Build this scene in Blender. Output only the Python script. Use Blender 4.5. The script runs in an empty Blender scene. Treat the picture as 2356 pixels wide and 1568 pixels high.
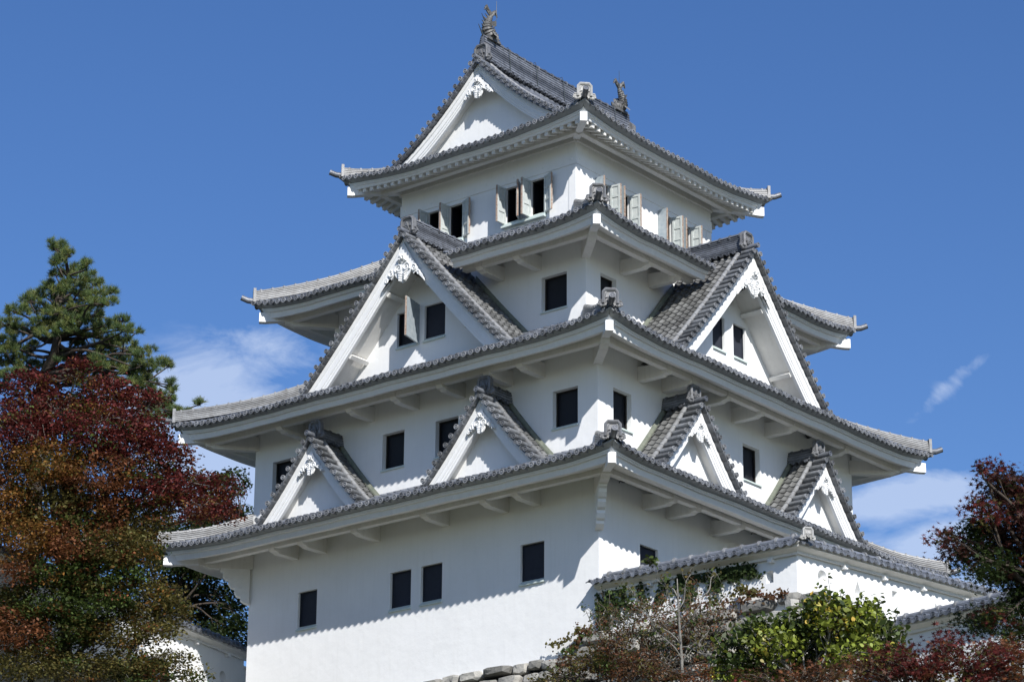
import bpy, math, random
import numpy as np
from mathutils import Vector, Matrix
random.seed(7); RNG = np.random.default_rng(7)
scene = bpy.context.scene
COL = scene.collection
# ---------------------------------------------------------------- camera
IW, IH = 2356.0, 1568.0
FPX = 6443.99
PITCH, ROLL, YAW = 0.3484573, 0.0068478, 0.6802368
CAM = np.array([50.6162, -66.9184, -16.0710])
FWD = np.array([-math.sin(YAW)*math.cos(PITCH), math.cos(YAW)*math.cos(PITCH), math.sin(PITCH)])
_r = np.cross(FWD, [0, 0, 1]); _r /= np.linalg.norm(_r); _u = np.cross(_r, FWD)
RGT = _r*math.cos(ROLL)+_u*math.sin(ROLL); UPV = -_r*math.sin(ROLL)+_u*math.cos(ROLL)
cd = bpy.data.cameras.new('camera'); cam = bpy.data.objects.new('camera', cd); COL.objects.link(cam)
cd.sensor_width = 36; cd.lens = FPX/IW*36; cd.clip_start = .5; cd.clip_end = 20000
M = Matrix(((RGT[0], UPV[0], -FWD[0], CAM[0]), (RGT[1], UPV[1], -FWD[1], CAM[1]), (RGT[2], UPV[2], -FWD[2], CAM[2]), (0, 0, 0, 1)))
cam.matrix_world = M
scene.camera = cam
def ray(px, py): return FWD+RGT*(px-IW/2)/FPX-UPV*(py-IH/2)/FPX
def at(px, py, dep): return CAM+ray(px, py)*dep           # a place in the world at a chosen distance
# ---------------------------------------------------------------- light
SUN = Vector((1.565, -1.0, 1.33)).normalized()
ld = bpy.data.lights.new('sun', 'SUN'); ld.energy = 5.0; ld.angle = math.radians(.53); ld.color = (1, .965, .92)
so = bpy.data.objects.new('sun', ld); COL.objects.link(so)
so.rotation_euler = SUN.to_track_quat('Z', 'Y').to_euler()
scene.view_settings.view_transform = 'Standard'; scene.view_settings.look = 'None'
scene.view_settings.exposure = 0.32; scene.view_settings.gamma = 1
scene.view_settings.use_curve_mapping = False
scene.render.engine = 'CYCLES'
scene.cycles.max_bounces = 6; scene.cycles.diffuse_bounces = 4; scene.cycles.glossy_bounces = 2
scene.cycles.transparent_max_bounces = 4
w = bpy.data.worlds.new("World"); scene.world = w; w.use_nodes = True
nt = w.node_tree; N = nt.nodes; Lk = nt.links
for n in list(N): N.remove(n)
out = N.new('ShaderNodeOutputWorld'); bg = N.new('ShaderNodeBackground')
sky = N.new('ShaderNodeTexSky'); sky.sky_type = 'NISHITA'; sky.sun_disc = False
sky.sun_elevation = math.asin(SUN.z); sky.sun_rotation = math.atan2(SUN.x, SUN.y)
sky.altitude = 400; sky.air_density = 1.0; sky.dust_density = .4; sky.ozone_density = 3.0
bg.inputs['Strength'].default_value = .093
tc = N.new('ShaderNodeTexCoord')
def W(t, **k):
    n = N.new(t)
    for a, b in k.items(): setattr(n, a, b)
    return n
def wm(op, a, b=None, c=None):
    n = W('ShaderNodeMath', operation=op)
    for i, x in enumerate((a, b, c)):
        if x is None: continue
        if isinstance(x, (int, float)): n.inputs[i].default_value = x
        else: Lk.new(x, n.inputs[i])
    return n.outputs[0]
mp = W('ShaderNodeMapping'); Lk.new(tc.outputs['Generated'], mp.inputs[0]); mp.inputs['Scale'].default_value = (26, 26, 58)
ns = W('ShaderNodeTexNoise'); Lk.new(mp.outputs[0], ns.inputs['Vector']); ns.inputs['Scale'].default_value = 1.0; ns.inputs['Detail'].default_value = 10; ns.inputs['Roughness'].default_value = .62; ns.inputs['Distortion'].default_value = .5
cl = None
# soft banks of cloud in the sky: direction, angular size (right, up), weight
for (px, py, sx, sy, wgt, ang) in ((450, 900, 230, 100, .92, .3), (600, 1080, 300, 150, 1.05, .2), (2080, 1150, 160, 52, .9, .2), (2160, 1250, 150, 60, .8, .35), (2225, 850, 200, 24, .35, .75), (1500, 1350, 900, 120, .8, 0)):
    D = ray(px, py); D /= np.linalg.norm(D)
    v = W('ShaderNodeVectorMath', operation='SUBTRACT'); Lk.new(tc.outputs['Generated'], v.inputs[0]); v.inputs[1].default_value = D
    def dot(axis, s):
        d_ = W('ShaderNodeVectorMath', operation='DOT_PRODUCT'); Lk.new(v.outputs[0], d_.inputs[0]); d_.inputs[1].default_value = np.array(axis)*FPX/s
        return wm('MULTIPLY', d_.outputs['Value'], d_.outputs['Value'])
    ca, sa = math.cos(ang), math.sin(ang)
    r2 = wm('ADD', dot(RGT*ca+UPV*sa, sx), dot(UPV*ca-RGT*sa, sy))
    g = wm('MULTIPLY', wm('EXPONENT', wm('MULTIPLY', r2, -1.0)), wgt)
    cl = g if cl is None else wm('MAXIMUM', cl, g)
dens = wm('MULTIPLY', wm('SUBTRACT', wm('ADD', wm('MULTIPLY', cl, .62), ns.outputs['Fac']), .62), 2.0)
dens = wm('MULTIPLY', dens, wm('MINIMUM', wm('MULTIPLY', cl, 4.0), 1.0))
dens = wm('MINIMUM', wm('MAXIMUM', dens, 0.0), .56)
mx = W('ShaderNodeMix', data_type='RGBA'); Lk.new(dens, mx.inputs[0]); hs = W('ShaderNodeHueSaturation'); hs.inputs['Saturation'].default_value = 1.22; hs.inputs['Hue'].default_value = .511; hs.inputs['Value'].default_value = 1.1; Lk.new(sky.outputs[0], hs.inputs['Color']); Lk.new(hs.outputs[0], mx.inputs[6]); mx.inputs[7].default_value = (6.0, 6.9, 8.6, 1)
Lk.new(mx.outputs[2], bg.inputs[0]); Lk.new(bg.outputs[0], out.inputs[0])
# ---------------------------------------------------------------- materials
def mat(name, base, rough=.7, var=None, nscale=3.0, namt=.25, bump=0., bscale=20., spec=.5, attr=0., tint2=None, dirt=None, metal=0.):
    m = bpy.data.materials.new(name); m.use_nodes = True; t = m.node_tree; b = t.nodes['Principled BSDF']
    b.inputs['Roughness'].default_value = rough; b.inputs['Specular IOR Level'].default_value = spec; b.inputs['Metallic'].default_value = metal
    base = tuple(base)+(1,)
    geo = t.nodes.new('ShaderNodeNewGeometry')
    n = t.nodes.new('ShaderNodeTexNoise'); n.inputs['Scale'].default_value = nscale; n.inputs['Detail'].default_value = 6; n.inputs['Roughness'].default_value = .6
    t.links.new(geo.outputs['Position'], n.inputs['Vector'])
    col = t.nodes.new('ShaderNodeMix'); col.data_type = 'RGBA'
    c2 = tuple(tint2)+(1,) if tint2 else tuple(x*(1-namt) for x in base[:3])+(1,)
    ramp = t.nodes.new('ShaderNodeValToRGB'); ramp.color_ramp.elements[0].position = .35; ramp.color_ramp.elements[1].position = .68
    t.links.new(n.outputs['Fac'], ramp.inputs[0]); t.links.new(ramp.outputs[0], col.inputs[0])
    col.inputs[6].default_value = base; col.inputs[7].default_value = c2
    last = col.outputs[2]
    if dirt:     # vertical run-off streaks
        mpp = t.nodes.new('ShaderNodeMapping'); mpp.inputs['Scale'].default_value = (5, 5, .35); t.links.new(geo.outputs['Position'], mpp.inputs[0])
        n2 = t.nodes.new('ShaderNodeTexNoise'); n2.inputs['Scale'].default_value = 1.3; n2.inputs['Detail'].default_value = 8; n2.inputs['Roughness'].default_value = .7; t.links.new(mpp.outputs[0], n2.inputs['Vector'])
        rr = t.nodes.new('ShaderNodeValToRGB'); rr.color_ramp.elements[0].position = .50; rr.color_ramp.elements[1].position = .85; rr.color_ramp.elements[1].color = (dirt, dirt, dirt, 1)
        t.links.new(n2.outputs['Fac'], rr.inputs[0])
        mm = t.nodes.new('ShaderNodeMix'); mm.data_type = 'RGBA'; t.links.new(rr.outputs[0], mm.inputs[0]); t.links.new(last, mm.inputs[6]); mm.inputs[7].default_value = (.34, .33, .28, 1); last = mm.outputs[2]
    if attr:
        a = t.nodes.new('ShaderNodeAttribute'); a.attribute_name = 'v'
        ma = t.nodes.new('ShaderNodeMath'); ma.operation = 'MULTIPLY_ADD'; ma.inputs[1].default_value = attr*2; ma.inputs[2].default_value = 1-attr
        t.links.new(a.outputs['Fac'], ma.inputs[0])
        vm = t.nodes.new('ShaderNodeVectorMath'); vm.operation = 'SCALE'; t.links.new(last, vm.inputs[0]); t.links.new(ma.outputs[0], vm.inputs['Scale']); last = vm.outputs[0]
    t.links.new(last, b.inputs['Base Color'])
    if bump:
        n3 = t.nodes.new('ShaderNodeTexNoise'); n3.inputs['Scale'].default_value = bscale; n3.inputs['Detail'].default_value = 5; t.links.new(geo.outputs['Position'], n3.inputs['Vector'])
        bp = t.nodes.new('ShaderNodeBump'); bp.inputs['Strength'].default_value = bump; bp.inputs['Distance'].default_value = .03
        t.links.new(n3.outputs['Fac'], bp.inputs['Height']); t.links.new(bp.outputs[0], b.inputs['Normal'])
    return m
PL = mat('plaster', (.79, .80, .80), .85, nscale=.7, namt=.045, bump=.4, bscale=2.6, dirt=.12, spec=.2)
PLT = mat('trim_plaster', (.79, .80, .80), .8, nscale=5, namt=.06, bump=.15, bscale=8, dirt=.12, spec=.25)
SOF = mat('soffit_plaster', (.74, .73, .70), .85, nscale=2.2, namt=.08, dirt=.3, spec=.2)
TILE = mat('tile', (.138, .150, .175), .38, nscale=5, tint2=(.080, .086, .098), attr=.42, bump=.25, bscale=26, spec=.55)
TILO = mat('old_tile', (.140, .143, .143), .6, nscale=4, tint2=(.074, .075, .072), attr=.42, bump=.4, bscale=22, spec=.35)
TILL = mat('light_tile', (.25, .258, .265), .42, nscale=6, tint2=(.15, .15, .15), attr=.25, bump=.15, bscale=30, spec=.5)
TILR = mat('tile_rim', (.215, .225, .24), .5, nscale=9, tint2=(.17, .17, .17), attr=.4)
TILG = mat('gable_tile', (.160, .170, .185), .5, nscale=5, tint2=(.080, .083, .086), attr=.4, bump=.3, bscale=24, spec=.45)
ORN = mat('ornament_tile', (.165, .172, .185), .45, nscale=9, tint2=(.10, .10, .10), bump=.3, bscale=40, spec=.5)
ORNW = mat('pale_ornament_tile', (.42, .42, .41), .5, nscale=9, tint2=(.27, .27, .26), bump=.3, bscale=40, spec=.4)
EB = mat('eave_board', (.30, .32, .34), .8, nscale=4, namt=.2, dirt=.3)
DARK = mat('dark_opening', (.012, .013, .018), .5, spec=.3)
SCR = mat('window_screen', (.030, .034, .048), .7, nscale=6, namt=.15, spec=.2)
SILL = mat('green_sill', (.50, .60, .58), .6, nscale=8, tint2=(.62, .68, .64), spec=.3)
SHUT = mat('shutter_panel', (.42, .46, .455), .6, nscale=7, tint2=(.52, .545, .53), spec=.3, bump=.1)
SHO = mat('shutter_back', (.26, .31, .34), .6, nscale=7, tint2=(.36, .40, .42), spec=.3)
WOOD = mat('worn_wood', (.24, .13, .085), .8, nscale=14, tint2=(.42, .38, .32), bump=.3)
FLSH = mat('mossy_flashing', (.115, .135, .105), .7, nscale=6, tint2=(.19, .20, .16))
BRZ = mat('bronze', (.085, .085, .088), .5, nscale=12, tint2=(.16, .16, .15), metal=.1, bump=.4, bscale=30)
IRON = mat('dark_iron', (.05, .06, .06), .5)
STONE = mat('stone', (.33, .32, .29), .9, nscale=1.6, tint2=(.20, .20, .19), attr=.4, bump=1., bscale=9, spec=.2)
GROUND = mat('ground', (.115, .105, .08), .95, nscale=.45, tint2=(.06, .075, .035), bump=.6, bscale=4, spec=.1)
BARK = mat('bark', (.075, .062, .050), .9, nscale=5, tint2=(.055, .045, .04), bump=1., bscale=16, spec=.1)
TWIG = mat('twig', (.085, .065, .045), .9, nscale=7, tint2=(.16, .14, .11), spec=.1)
BARKG = mat('pale_bark', (.25, .24, .22), .9, nscale=6, tint2=(.12, .115, .10), bump=.6, bscale=20, spec=.1)
HUTW = mat('hut_wood', (.035, .03, .026), .95, nscale=8, namt=.3)
# ---------------------------------------------------------------- mesh helpers
class MB:
    def __init__(s): s.v = []; s.f = []; s.m = []; s.a = []
    def V(s, p): s.v.append((float(p[0]), float(p[1]), float(p[2]))); return len(s.v)-1
    def F(s, idx, m=0, a=None): s.f.append(tuple(idx)); s.m.append(m); s.a.append(random.random() if a is None else a)
    def poly(s, pts, m=0, a=None): s.F([s.V(p) for p in pts], m, a)
    def grid(s, G, m=0, a=None, closed=False):
        idx = [[s.V(p) for p in row] for row in G]
        for i in range(len(idx)-1):
            n = len(idx[i])
            for j in range(n if closed else n-1):
                k = (j+1) % n
                s.F((idx[i][j], idx[i][k], idx[i+1][k], idx[i+1][j]), m, a if not callable(a) else a(i, j))
        return idx
    def box(s, c, ax, ay, az, m=0, a=None):   # c centre; ax ay az half vectors
        c = np.array(c, float); ax, ay, az = [np.array(q, float) for q in (ax, ay, az)]
        i = [s.V(c+sx*ax+sy*ay+sz*az) for sz in (-1, 1) for sy in (-1, 1) for sx in (-1, 1)]
        a = random.random() if a is None else a
        for f in ((0, 1, 3, 2), (4, 6, 7, 5), (0, 4, 5, 1), (2, 3, 7, 6), (0, 2, 6, 4), (1, 5, 7, 3)): s.F([i[k] for k in f], m, a)
    def prism(s, pts, d, m=0, a=None, bev=0.):    # pts 3D outline, d = extrusion vector, optional bevel of the far face
        pts = [np.array(p, float) for p in pts]; d = np.array(d, float); a = random.random() if a is None else a
        n = len(pts); A = [s.V(p) for p in pts]
        if bev:
            c = sum(pts)/n; q = []
            for p in pts:
                e = c-p; L = np.linalg.norm(e)+1e-9; q.append(p+e/L*min(bev, L*.4))
            Mi = [s.V(p+d*.7) for p in pts]; B = [s.V(p+d) for p in q]
            for j in range(n):
                k = (j+1) % n; s.F((A[j], A[k], Mi[k], Mi[j]), m, a); s.F((Mi[j], Mi[k], B[k], B[j]), m, a)
        else:
            B = [s.V(p+d) for p in pts]
            for j in range(n):
                k = (j+1) % n; s.F((A[j], A[k], B[k], B[j]), m, a)
        s.F(A[::-1], m, a); s.F(B, m, a)
    def tube(s, path, rad, n=8, m=0, a=None, cap=True, up=None, sq=1.):
        P = [np.array(p, float) for p in path]; R = rad if hasattr(rad, '__len__') else [rad]*len(P)
        rings = []; u0 = None
        for i, p in enumerate(P):
            t = P[min(i+1, len(P)-1)]-P[max(i-1, 0)]; t = t/(np.linalg.norm(t)+1e-9)
            if u0 is None:
                u0 = np.cross(t, [0, 0, 1.]) if up is None else np.array(up, float)
                if np.linalg.norm(u0) < .1: u0 = np.cross(t, [0, 1., 0])
            u = u0-t*(u0@t); u /= np.linalg.norm(u)+1e-9; u0 = u; w_ = np.cross(t, u)
            rings.append([p+R[i]*(math.cos(q)*u+sq*math.sin(q)*w_) for q in [2*math.pi*k/n for k in range(n)]])
        a = random.random() if a is None else a
        idx = s.grid(rings, m, a, closed=True)
        if cap: s.F(idx[0][::-1], m, a); s.F(idx[-1], m, a)
    def disc(s, c, ax, r, L, n=10, m=0, a=None, rim=0):   # round eave tile: barrel, raised rim, sunk face with a boss
        c = np.array(c, float); ax = np.array(ax, float); ax /= np.linalg.norm(ax)
        u = np.cross(ax, [0, 0, 1.]); u /= np.linalg.norm(u)+1e-9; v = np.cross(ax, u)
        prof = [(-L, r*.93), (-.03, r*.93), (-.03, r), (.0, r), (.0, r*.74), (-.022, r*.70), (-.022, r*.42), (0., r*.32), (.0, .004)]
        a = random.random() if a is None else a
        n0 = len(s.f); s.grid([[c+ax*h+q*(math.cos(t)*u+math.sin(t)*v) for t in [2*math.pi*k/n for k in range(n)]] for h, q in prof], m, a, closed=True)
        if rim:
            for j in list(range(n0+2*n, n0+4*n))+list(range(n0+7*n, n0+8*n)): s.m[j] = rim
    def build(s, name, mats, parent=None, smooth=False, kind=None, loc=None):
        me = bpy.data.meshes.new(name); me.from_pydata(s.v, [], s.f); me.update()
        for q in (mats if isinstance(mats, (list, tuple)) else [mats]): me.materials.append(q)
        me.polygons.foreach_set('material_index', s.m)
        at_ = me.attributes.new('v', 'FLOAT', 'FACE'); at_.data.foreach_set('value', s.a)
        if smooth is True: me.polygons.foreach_set('use_smooth', [True]*len(s.f))
        elif smooth:
            me.polygons.foreach_set('use_smooth', [True]*len(s.f))
            try: me.set_sharp_from_angle(angle=math.radians(smooth))
            except Exception: pass
        o = bpy.data.objects.new(name, me); COL.objects.link(o)
        if parent is not None:
            o.parent = parent; L = parent.get('_w', None)
            o.matrix_parent_inverse = Matrix.Translation(-Vector(ROOTLOC[parent.name]))
            ROOTLOC[o.name] = ROOTLOC[parent.name] if False else (0, 0, 0)
        else: ROOTLOC[o.name] = (0, 0, 0)
        if kind: o['kind'] = kind
        return o
ROOTLOC = {}
def thing(name, label, cat, loc, group=None):
    o = bpy.data.objects.new(name, None); COL.objects.link(o); o.location = loc; o.empty_display_size = .5
    ROOTLOC[o.name] = tuple(loc); o['label'] = label; o['category'] = cat
    if group: o['group'] = group
    return o
def tag(o, label, cat, group=None, kind=None):
    if label: o['label'] = label
    if cat: o['category'] = cat
    if group: o['group'] = group
    if kind: o['kind'] = kind
    return o
class Fr:   # facade frame: s along the wall, o outward, z up
    def __init__(s, org, sd, od, L): s.g = np.array([org[0], org[1], 0.]); s.s = np.array([sd[0], sd[1], 0.]); s.o = np.array([od[0], od[1], 0.]); s.L = L
    def P(f, s, o, z): return f.g+f.s*s+f.o*o+np.array([0, 0, z])
    def box(f, mb, s0, s1, o0, o1, z0, z1, m=0, a=None):
        mb.box(f.P((s0+s1)/2, (o0+o1)/2, (z0+z1)/2), f.s*(s1-s0)/2, f.o*(o1-o0)/2, (0, 0, (z1-z0)/2), m, a)
def frames(x0, y0, A, B):
    return [Fr((x0, y0), (-1, 0), (0, -1), A), Fr((x0, y0), (0, 1), (1, 0), B), Fr((x0, y0+B), (-1, 0), (0, 1), A), Fr((x0-A, y0), (0, 1), (-1, 0), B)]
TP, TC = .295, .27      # pantile width, course depth
def wave(p):
    p = p % 1.0
    return -.030*math.sin(math.pi*p/.66) if p < .66 else .038*math.sin(math.pi*(p-.66)/.34)
def tile_field(mb, slo, shi, pos, D, skip=None, m=0, per=TP, course=TC, stepn=(0, 0, 1), fine=True):
    """pos(s, d) for d = 0 (lower edge) .. D (upper edge); tiles in courses with a step at each lower edge"""
    n = max(1, int(round(D/course))); sm = [0, .16, .33, .5, .66, .75, .83, .92] if fine else [0, .33, .66, .83]
    for j in range(n):
        d0, d1 = D*j/n, D*(j+1)/n
        lo, hi = min(slo(d0), slo(d1)), max(shi(d0), shi(d1))
        k0, k1 = int(math.floor(lo/per)), int(math.ceil(hi/per))
        S = []
        for k in range(k0, k1):
            if skip and skip((k+.5)*per, (d0+d1)/2): S.append(None); continue
            S.append(k)
        rows = []
        cols = []
        for k in range(k0, k1+1):
            for q in (sm if k < k1 else [0]): cols.append((k+q, k))
        def row(d, h):
            r = []
            l_, h_ = slo(d), shi(d)
            for c, k in cols:
                s_ = min(max(c*per, l_), h_); p = pos(s_, d)
                r.append(mb.V((p[0]+stepn[0]*(wave(c)+h), p[1]+stepn[1]*(wave(c)+h), p[2]+stepn[2]*(wave(c)+h))))
            return r
        ra, rb, rc = row(d0, -.005), row(d0, .035+random.uniform(-.006, .006)), row(d1, -.004)
        rnd = {k: random.random() for k in range(k0, k1+1)}
        ok = set(x for x in S if x is not None)
        for i in range(len(cols)-1):
            k = cols[i][1]
            if k not in ok: continue
            x0 = cols[i][0]*per; x1 = cols[i+1][0]*per
            if x1 <= slo(d1) and x1 <= slo(d0): continue
            if x0 >= shi(d1) and x0 >= shi(d0): continue
            mb.F((rb[i], rb[i+1], rc[i+1], rc[i]), m, rnd[k]); mb.F((ra[i], ra[i+1], rb[i+1], rb[i]), m, rnd[k])
def sweep(mb, path_fn, ts, prof, m=0, closed=True, a=.5, mats=None):
    """path_fn(t, p) -> 3D for profile point p"""
    G = [[path_fn(t, p) for p in prof] for t in ts]
    idx = [[mb.V(p) for p in r] for r in G]; n = len(prof)
    for i in range(len(ts)-1):
        for j in range(n if closed else n-1):
            k = (j+1) % n
            mb.F((idx[i][j], idx[i][k], idx[i+1][k], idx[i+1][j]), mats[j] if mats else m, a)
    if closed: mb.F(idx[0][::-1], m, a); mb.F(idx[-1], m, a)
def ridge_section(hw, h, n=5, cap=.10):
    lay = h/n; R = []
    for i in range(n):
        wd = hw-(.016*i)
        R += [(wd, i*lay), (wd, i*lay+lay*.62), (wd-.05, i*lay+lay*.62), (wd-.05, (i+1)*lay)]
    for k in range(0, 7):
        q = math.pi*k/6
        R.append((math.cos(q)*cap, h+math.sin(q)*cap*.95))
    Lft = [(-x, z) for x, z in R[:4*n]][::-1]
    return R+Lft
def ridge_run(mb, path, hw=.19, h=.34, n=5, cap=.10, m=0, bands=.42, disc=False, mcap=0):
    P = [np.array(p, float) for p in path]; sec = ridge_section(hw, h, n, cap); rows = []
    side = []
    for i, p in enumerate(P):
        t = P[min(i+1, len(P)-1)]-P[max(i-1, 0)]; s_ = np.cross([t[0], t[1], 0], [0, 0, 1.]); s_ /= np.linalg.norm(s_)+1e-9; side.append(s_)
        rows.append([p+s_*x+np.array([0, 0, z]) for x, z in sec])
    idx = [[mb.V(p) for p in r] for r in rows]; ns_ = len(sec)
    for i in range(len(P)-1):
        for j in range(ns_):
            k = (j+1) % ns_; mb.F((idx[i][j], idx[i][k], idx[i+1][k], idx[i+1][j]), m, .5+.5*math.sin(i*12.9+j//4*7.3))
    mb.F(idx[0][::-1], m); mb.F(idx[-1], m)
    # cap bands + rows of round tiles under the stack
    cum = [0]
    for i in range(1, len(P)): cum.append(cum[-1]+np.linalg.norm(P[i]-P[i-1]))
    def pt(L):
        for i in range(1, len(P)):
            if cum[i] >= L: f = (L-cum[i-1])/(cum[i]-cum[i-1]+1e-9); return P[i-1]+(P[i]-P[i-1])*f, (P[i]-P[i-1])/np.linalg.norm(P[i]-P[i-1]), side[i]
        return P[-1], (P[-1]-P[-2])/np.linalg.norm(P[-1]-P[-2]), side[-1]
    L = bands*.5
    while bands and L < cum[-1]:
        p, t, s_ = pt(L); c = p+np.array([0, 0, h])
        mb.tube([c-t*.03, c+t*.03], cap+.022, 10, mcap); L += bands
    if disc:
        L = .12
        while L < cum[-1]-.1:
            p, t, s_ = pt(L)
            for sg in (-1, 1): mb.disc(p+s_*sg*(hw+.05)+np.array([0, 0, -.02]), s_*sg, .068, .16, 8, m)
            L += .26
def spiral(mb, c, u, v, nrm, r0, turns=1.4, rad=.02, sgn=1, m=0, st=0., n=18):
    pts = []; R = []
    for i in range(n):
        f = i/(n-1); q = st+sgn*f*turns*2*math.pi; r_ = r0*(1-.85*f)
        pts.append(np.array(c)+r_*(math.cos(q)*u+math.sin(q)*v)+nrm*.3*rad*0); R.append(rad*(1-.4*f))
    mb.tube(pts, R, 6, m, up=nrm)
def ridge_end_tile(parent, pos, d, sc, material, name='ridge_end_tile'):
    """demon tile: arched frame, sunk panel with crest, curling fins"""
    mb = MB(); pos = np.array(pos, float); n = np.array([d[0], d[1], 0.]); n /= np.linalg.norm(n); u = np.cross([0, 0, 1.], n); z = np.array([0, 0, 1.])
    def Q(a, b, c=0.): return pos+u*a*sc+z*b*sc+n*c*sc
    outl = [(-.46, .0), (-.46, .72), (-.30, .92), (.30, .92), (.46, .72), (.46, .0), (.24, -.16), (.16, 0.04), (-.16, 0.04), (-.24, -.16)]
    mb.prism([Q(a, b, -.22) for a, b in outl], n*.24*sc, bev=.02)
    fr = [(-.40, .02), (-.40, .70), (-.27, .85), (.27, .85), (.40, .70), (.40, .02)]
    mb.tube([Q(a, b, .03) for a, b in fr], .095*sc, 6, up=n)
    mb.tube([Q(a*.66, b*.80+.02, .03) for a, b in fr], .022*sc, 5, up=n)
    mb.disc(Q(0, .22, .16), n, .19*sc, .2*sc, 12)
    for sg in (-1, 1):
        spiral(mb, Q(.08*sg, .24, .17), u*sg, z, n, .10*sc, 1.1, .02*sc)
        spiral(mb, Q(.52*sg, .0, -.02), -u*sg, z, n, .20*sc, 1.3, .062*sc, -1, st=2.2)
        spiral(mb, Q(.60*sg, .10, -.02), -u*sg, z, n, .13*sc, 1.2, .05*sc, -1, st=1.2)
        mb.prism([Q(.40*sg, .16, -.1), Q(.66*sg, .14, -.1), Q(.74*sg, -.04, -.1), Q(.50*sg, -.20, -.1), Q(.30*sg, -.12, -.1)], n*.10*sc, bev=.01)
    # leafy crest
    mb.prism([Q(-.14, .34, 0), Q(0, .62, 0), Q(.14, .34, 0)], n*.12*sc, bev=.02)
    mb.prism([Q(-.30, .30, 0), Q(-.26, .5, 0), Q(-.14, .36, 0)], n*.10*sc, bev=.01)
    mb.prism([Q(.30, .30, 0), Q(.26, .5, 0), Q(.14, .36, 0)], n*.10*sc, bev=.01)
    return mb.build(name, material, parent, smooth=40)
# ---------------------------------------------------------------- the keep
KEEP = thing('castle_keep', 'tall white plastered castle keep with stacked grey tiled roofs and pointed gables', 'castle', (-7.5, 7.6, 4.3))
TIER = [(0, 0, 15.05, 15.24), (-.2, .24, 15.03, 15.02), (-1.82, 1.76, 11.23, 11.35), (-3.65, 3.62, 8.0, 8.1)]
EV = [2.32, 2.13, 2.12, 1.62]            # overhang of the tile edge
ZE = [9.90, 14.33, 18.83, 23.90]         # height of the tile edge mid-span
ZT = [11.05, 16.15, 21.0]                # where each roof meets the wall above
LIFT = [.26, .33, .30, .38]; LR = [3.2, 3.2, 3.2, 4.0]
FRS = [frames(*t) for t in TIER]
def lift(k, s, L, e):
    d = min(s+e, L+e-s); q = max(0., 1-max(d, 0)/LR[k]); return LIFT[k]*q**2.2+.012*math.sin(s*1.7+k*2.1)+.007*math.sin(s*4.3+k)
def wall_face(mb, fr, z0, z1, holes, s0=0., s1=None, m=0, depth=.24, top=None):
    s1 = fr.L if s1 is None else s1
    ss = sorted(set([s0, s1]+[h[0] for h in holes]+[h[1] for h in holes])); zs = sorted(set([z0, z1]+[h[2] for h in holes]+[h[3] for h in holes]))
    for i in range(len(ss)-1):
        for j in range(len(zs)-1):
            a, b, c, d = ss[i], ss[i+1], zs[j], zs[j+1]
            if any(h[0] <= a+1e-6 and b <= h[1]+1e-6 and h[2] <= c+1e-6 and d <= h[3]+1e-6 for h in holes): continue
            mb.poly([fr.P(a, 0, c), fr.P(b, 0, c), fr.P(b, 0, d), fr.P(a, 0, d)], m, .5)
    for (a, b, c, d) in [h[:4] for h in holes]:
        for q in ([(a, c), (b, c)], [(b, c), (b, d)], [(b, d), (a, d)], [(a, d), (a, c)]):
            mb.poly([fr.P(q[0][0], 0, q[0][1]), fr.P(q[1][0], 0, q[1][1]), fr.P(q[1][0], -depth, q[1][1]), fr.P(q[0][0], -depth, q[0][1])], m, .5)
def shutter(parent, fr, hs, dirn, ang, z0, z1, wd, o0=0.02, inner=True, label=None):
    """leaf hinged at hs; closed it would run along dirn; ang degrees open"""
    q = math.radians(ang); ds = dirn*math.cos(q); do = math.sin(q)
    ax = fr.s*ds+fr.o*do; nn = fr.s*(dirn*math.sin(q))-fr.o*math.cos(q)   # inner face side
    base = fr.P(hs, o0, (z0+z1)/2); h = (z1-z0)/2; t = .018; mb = MB()
    c = base+ax*wd/2
    mb.box(c, ax*wd/2, nn*t, (0, 0, h), 0, .5)
    for a, b in ((0, .07), (wd-.07, wd)): mb.box(base+ax*(a+b)/2+nn*(t+.014), ax*(b-a)/2, nn*.016, (0, 0, h), 1, .5)
    for zc in (-h+.04, -h*.33, h*.33, h-.04): mb.box(base+ax*wd/2+nn*(t+.012)+np.array([0, 0, zc]), ax*(wd/2-.07), nn*.012, (0, 0, .035), 1, .5)
    mb.box(base+ax*(wd+.012), ax*.012, nn*(t+.012), (0, 0, h), 2, .5)
    mb.box(c-nn*(t+.004), ax*wd/2, nn*.004, (0, 0, h), 3, .5)
    o = mb.build('shutter', [SHUT, SHUT, WOOD, SHO], parent)
    if label: o['label'] = label
    return o
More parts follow.
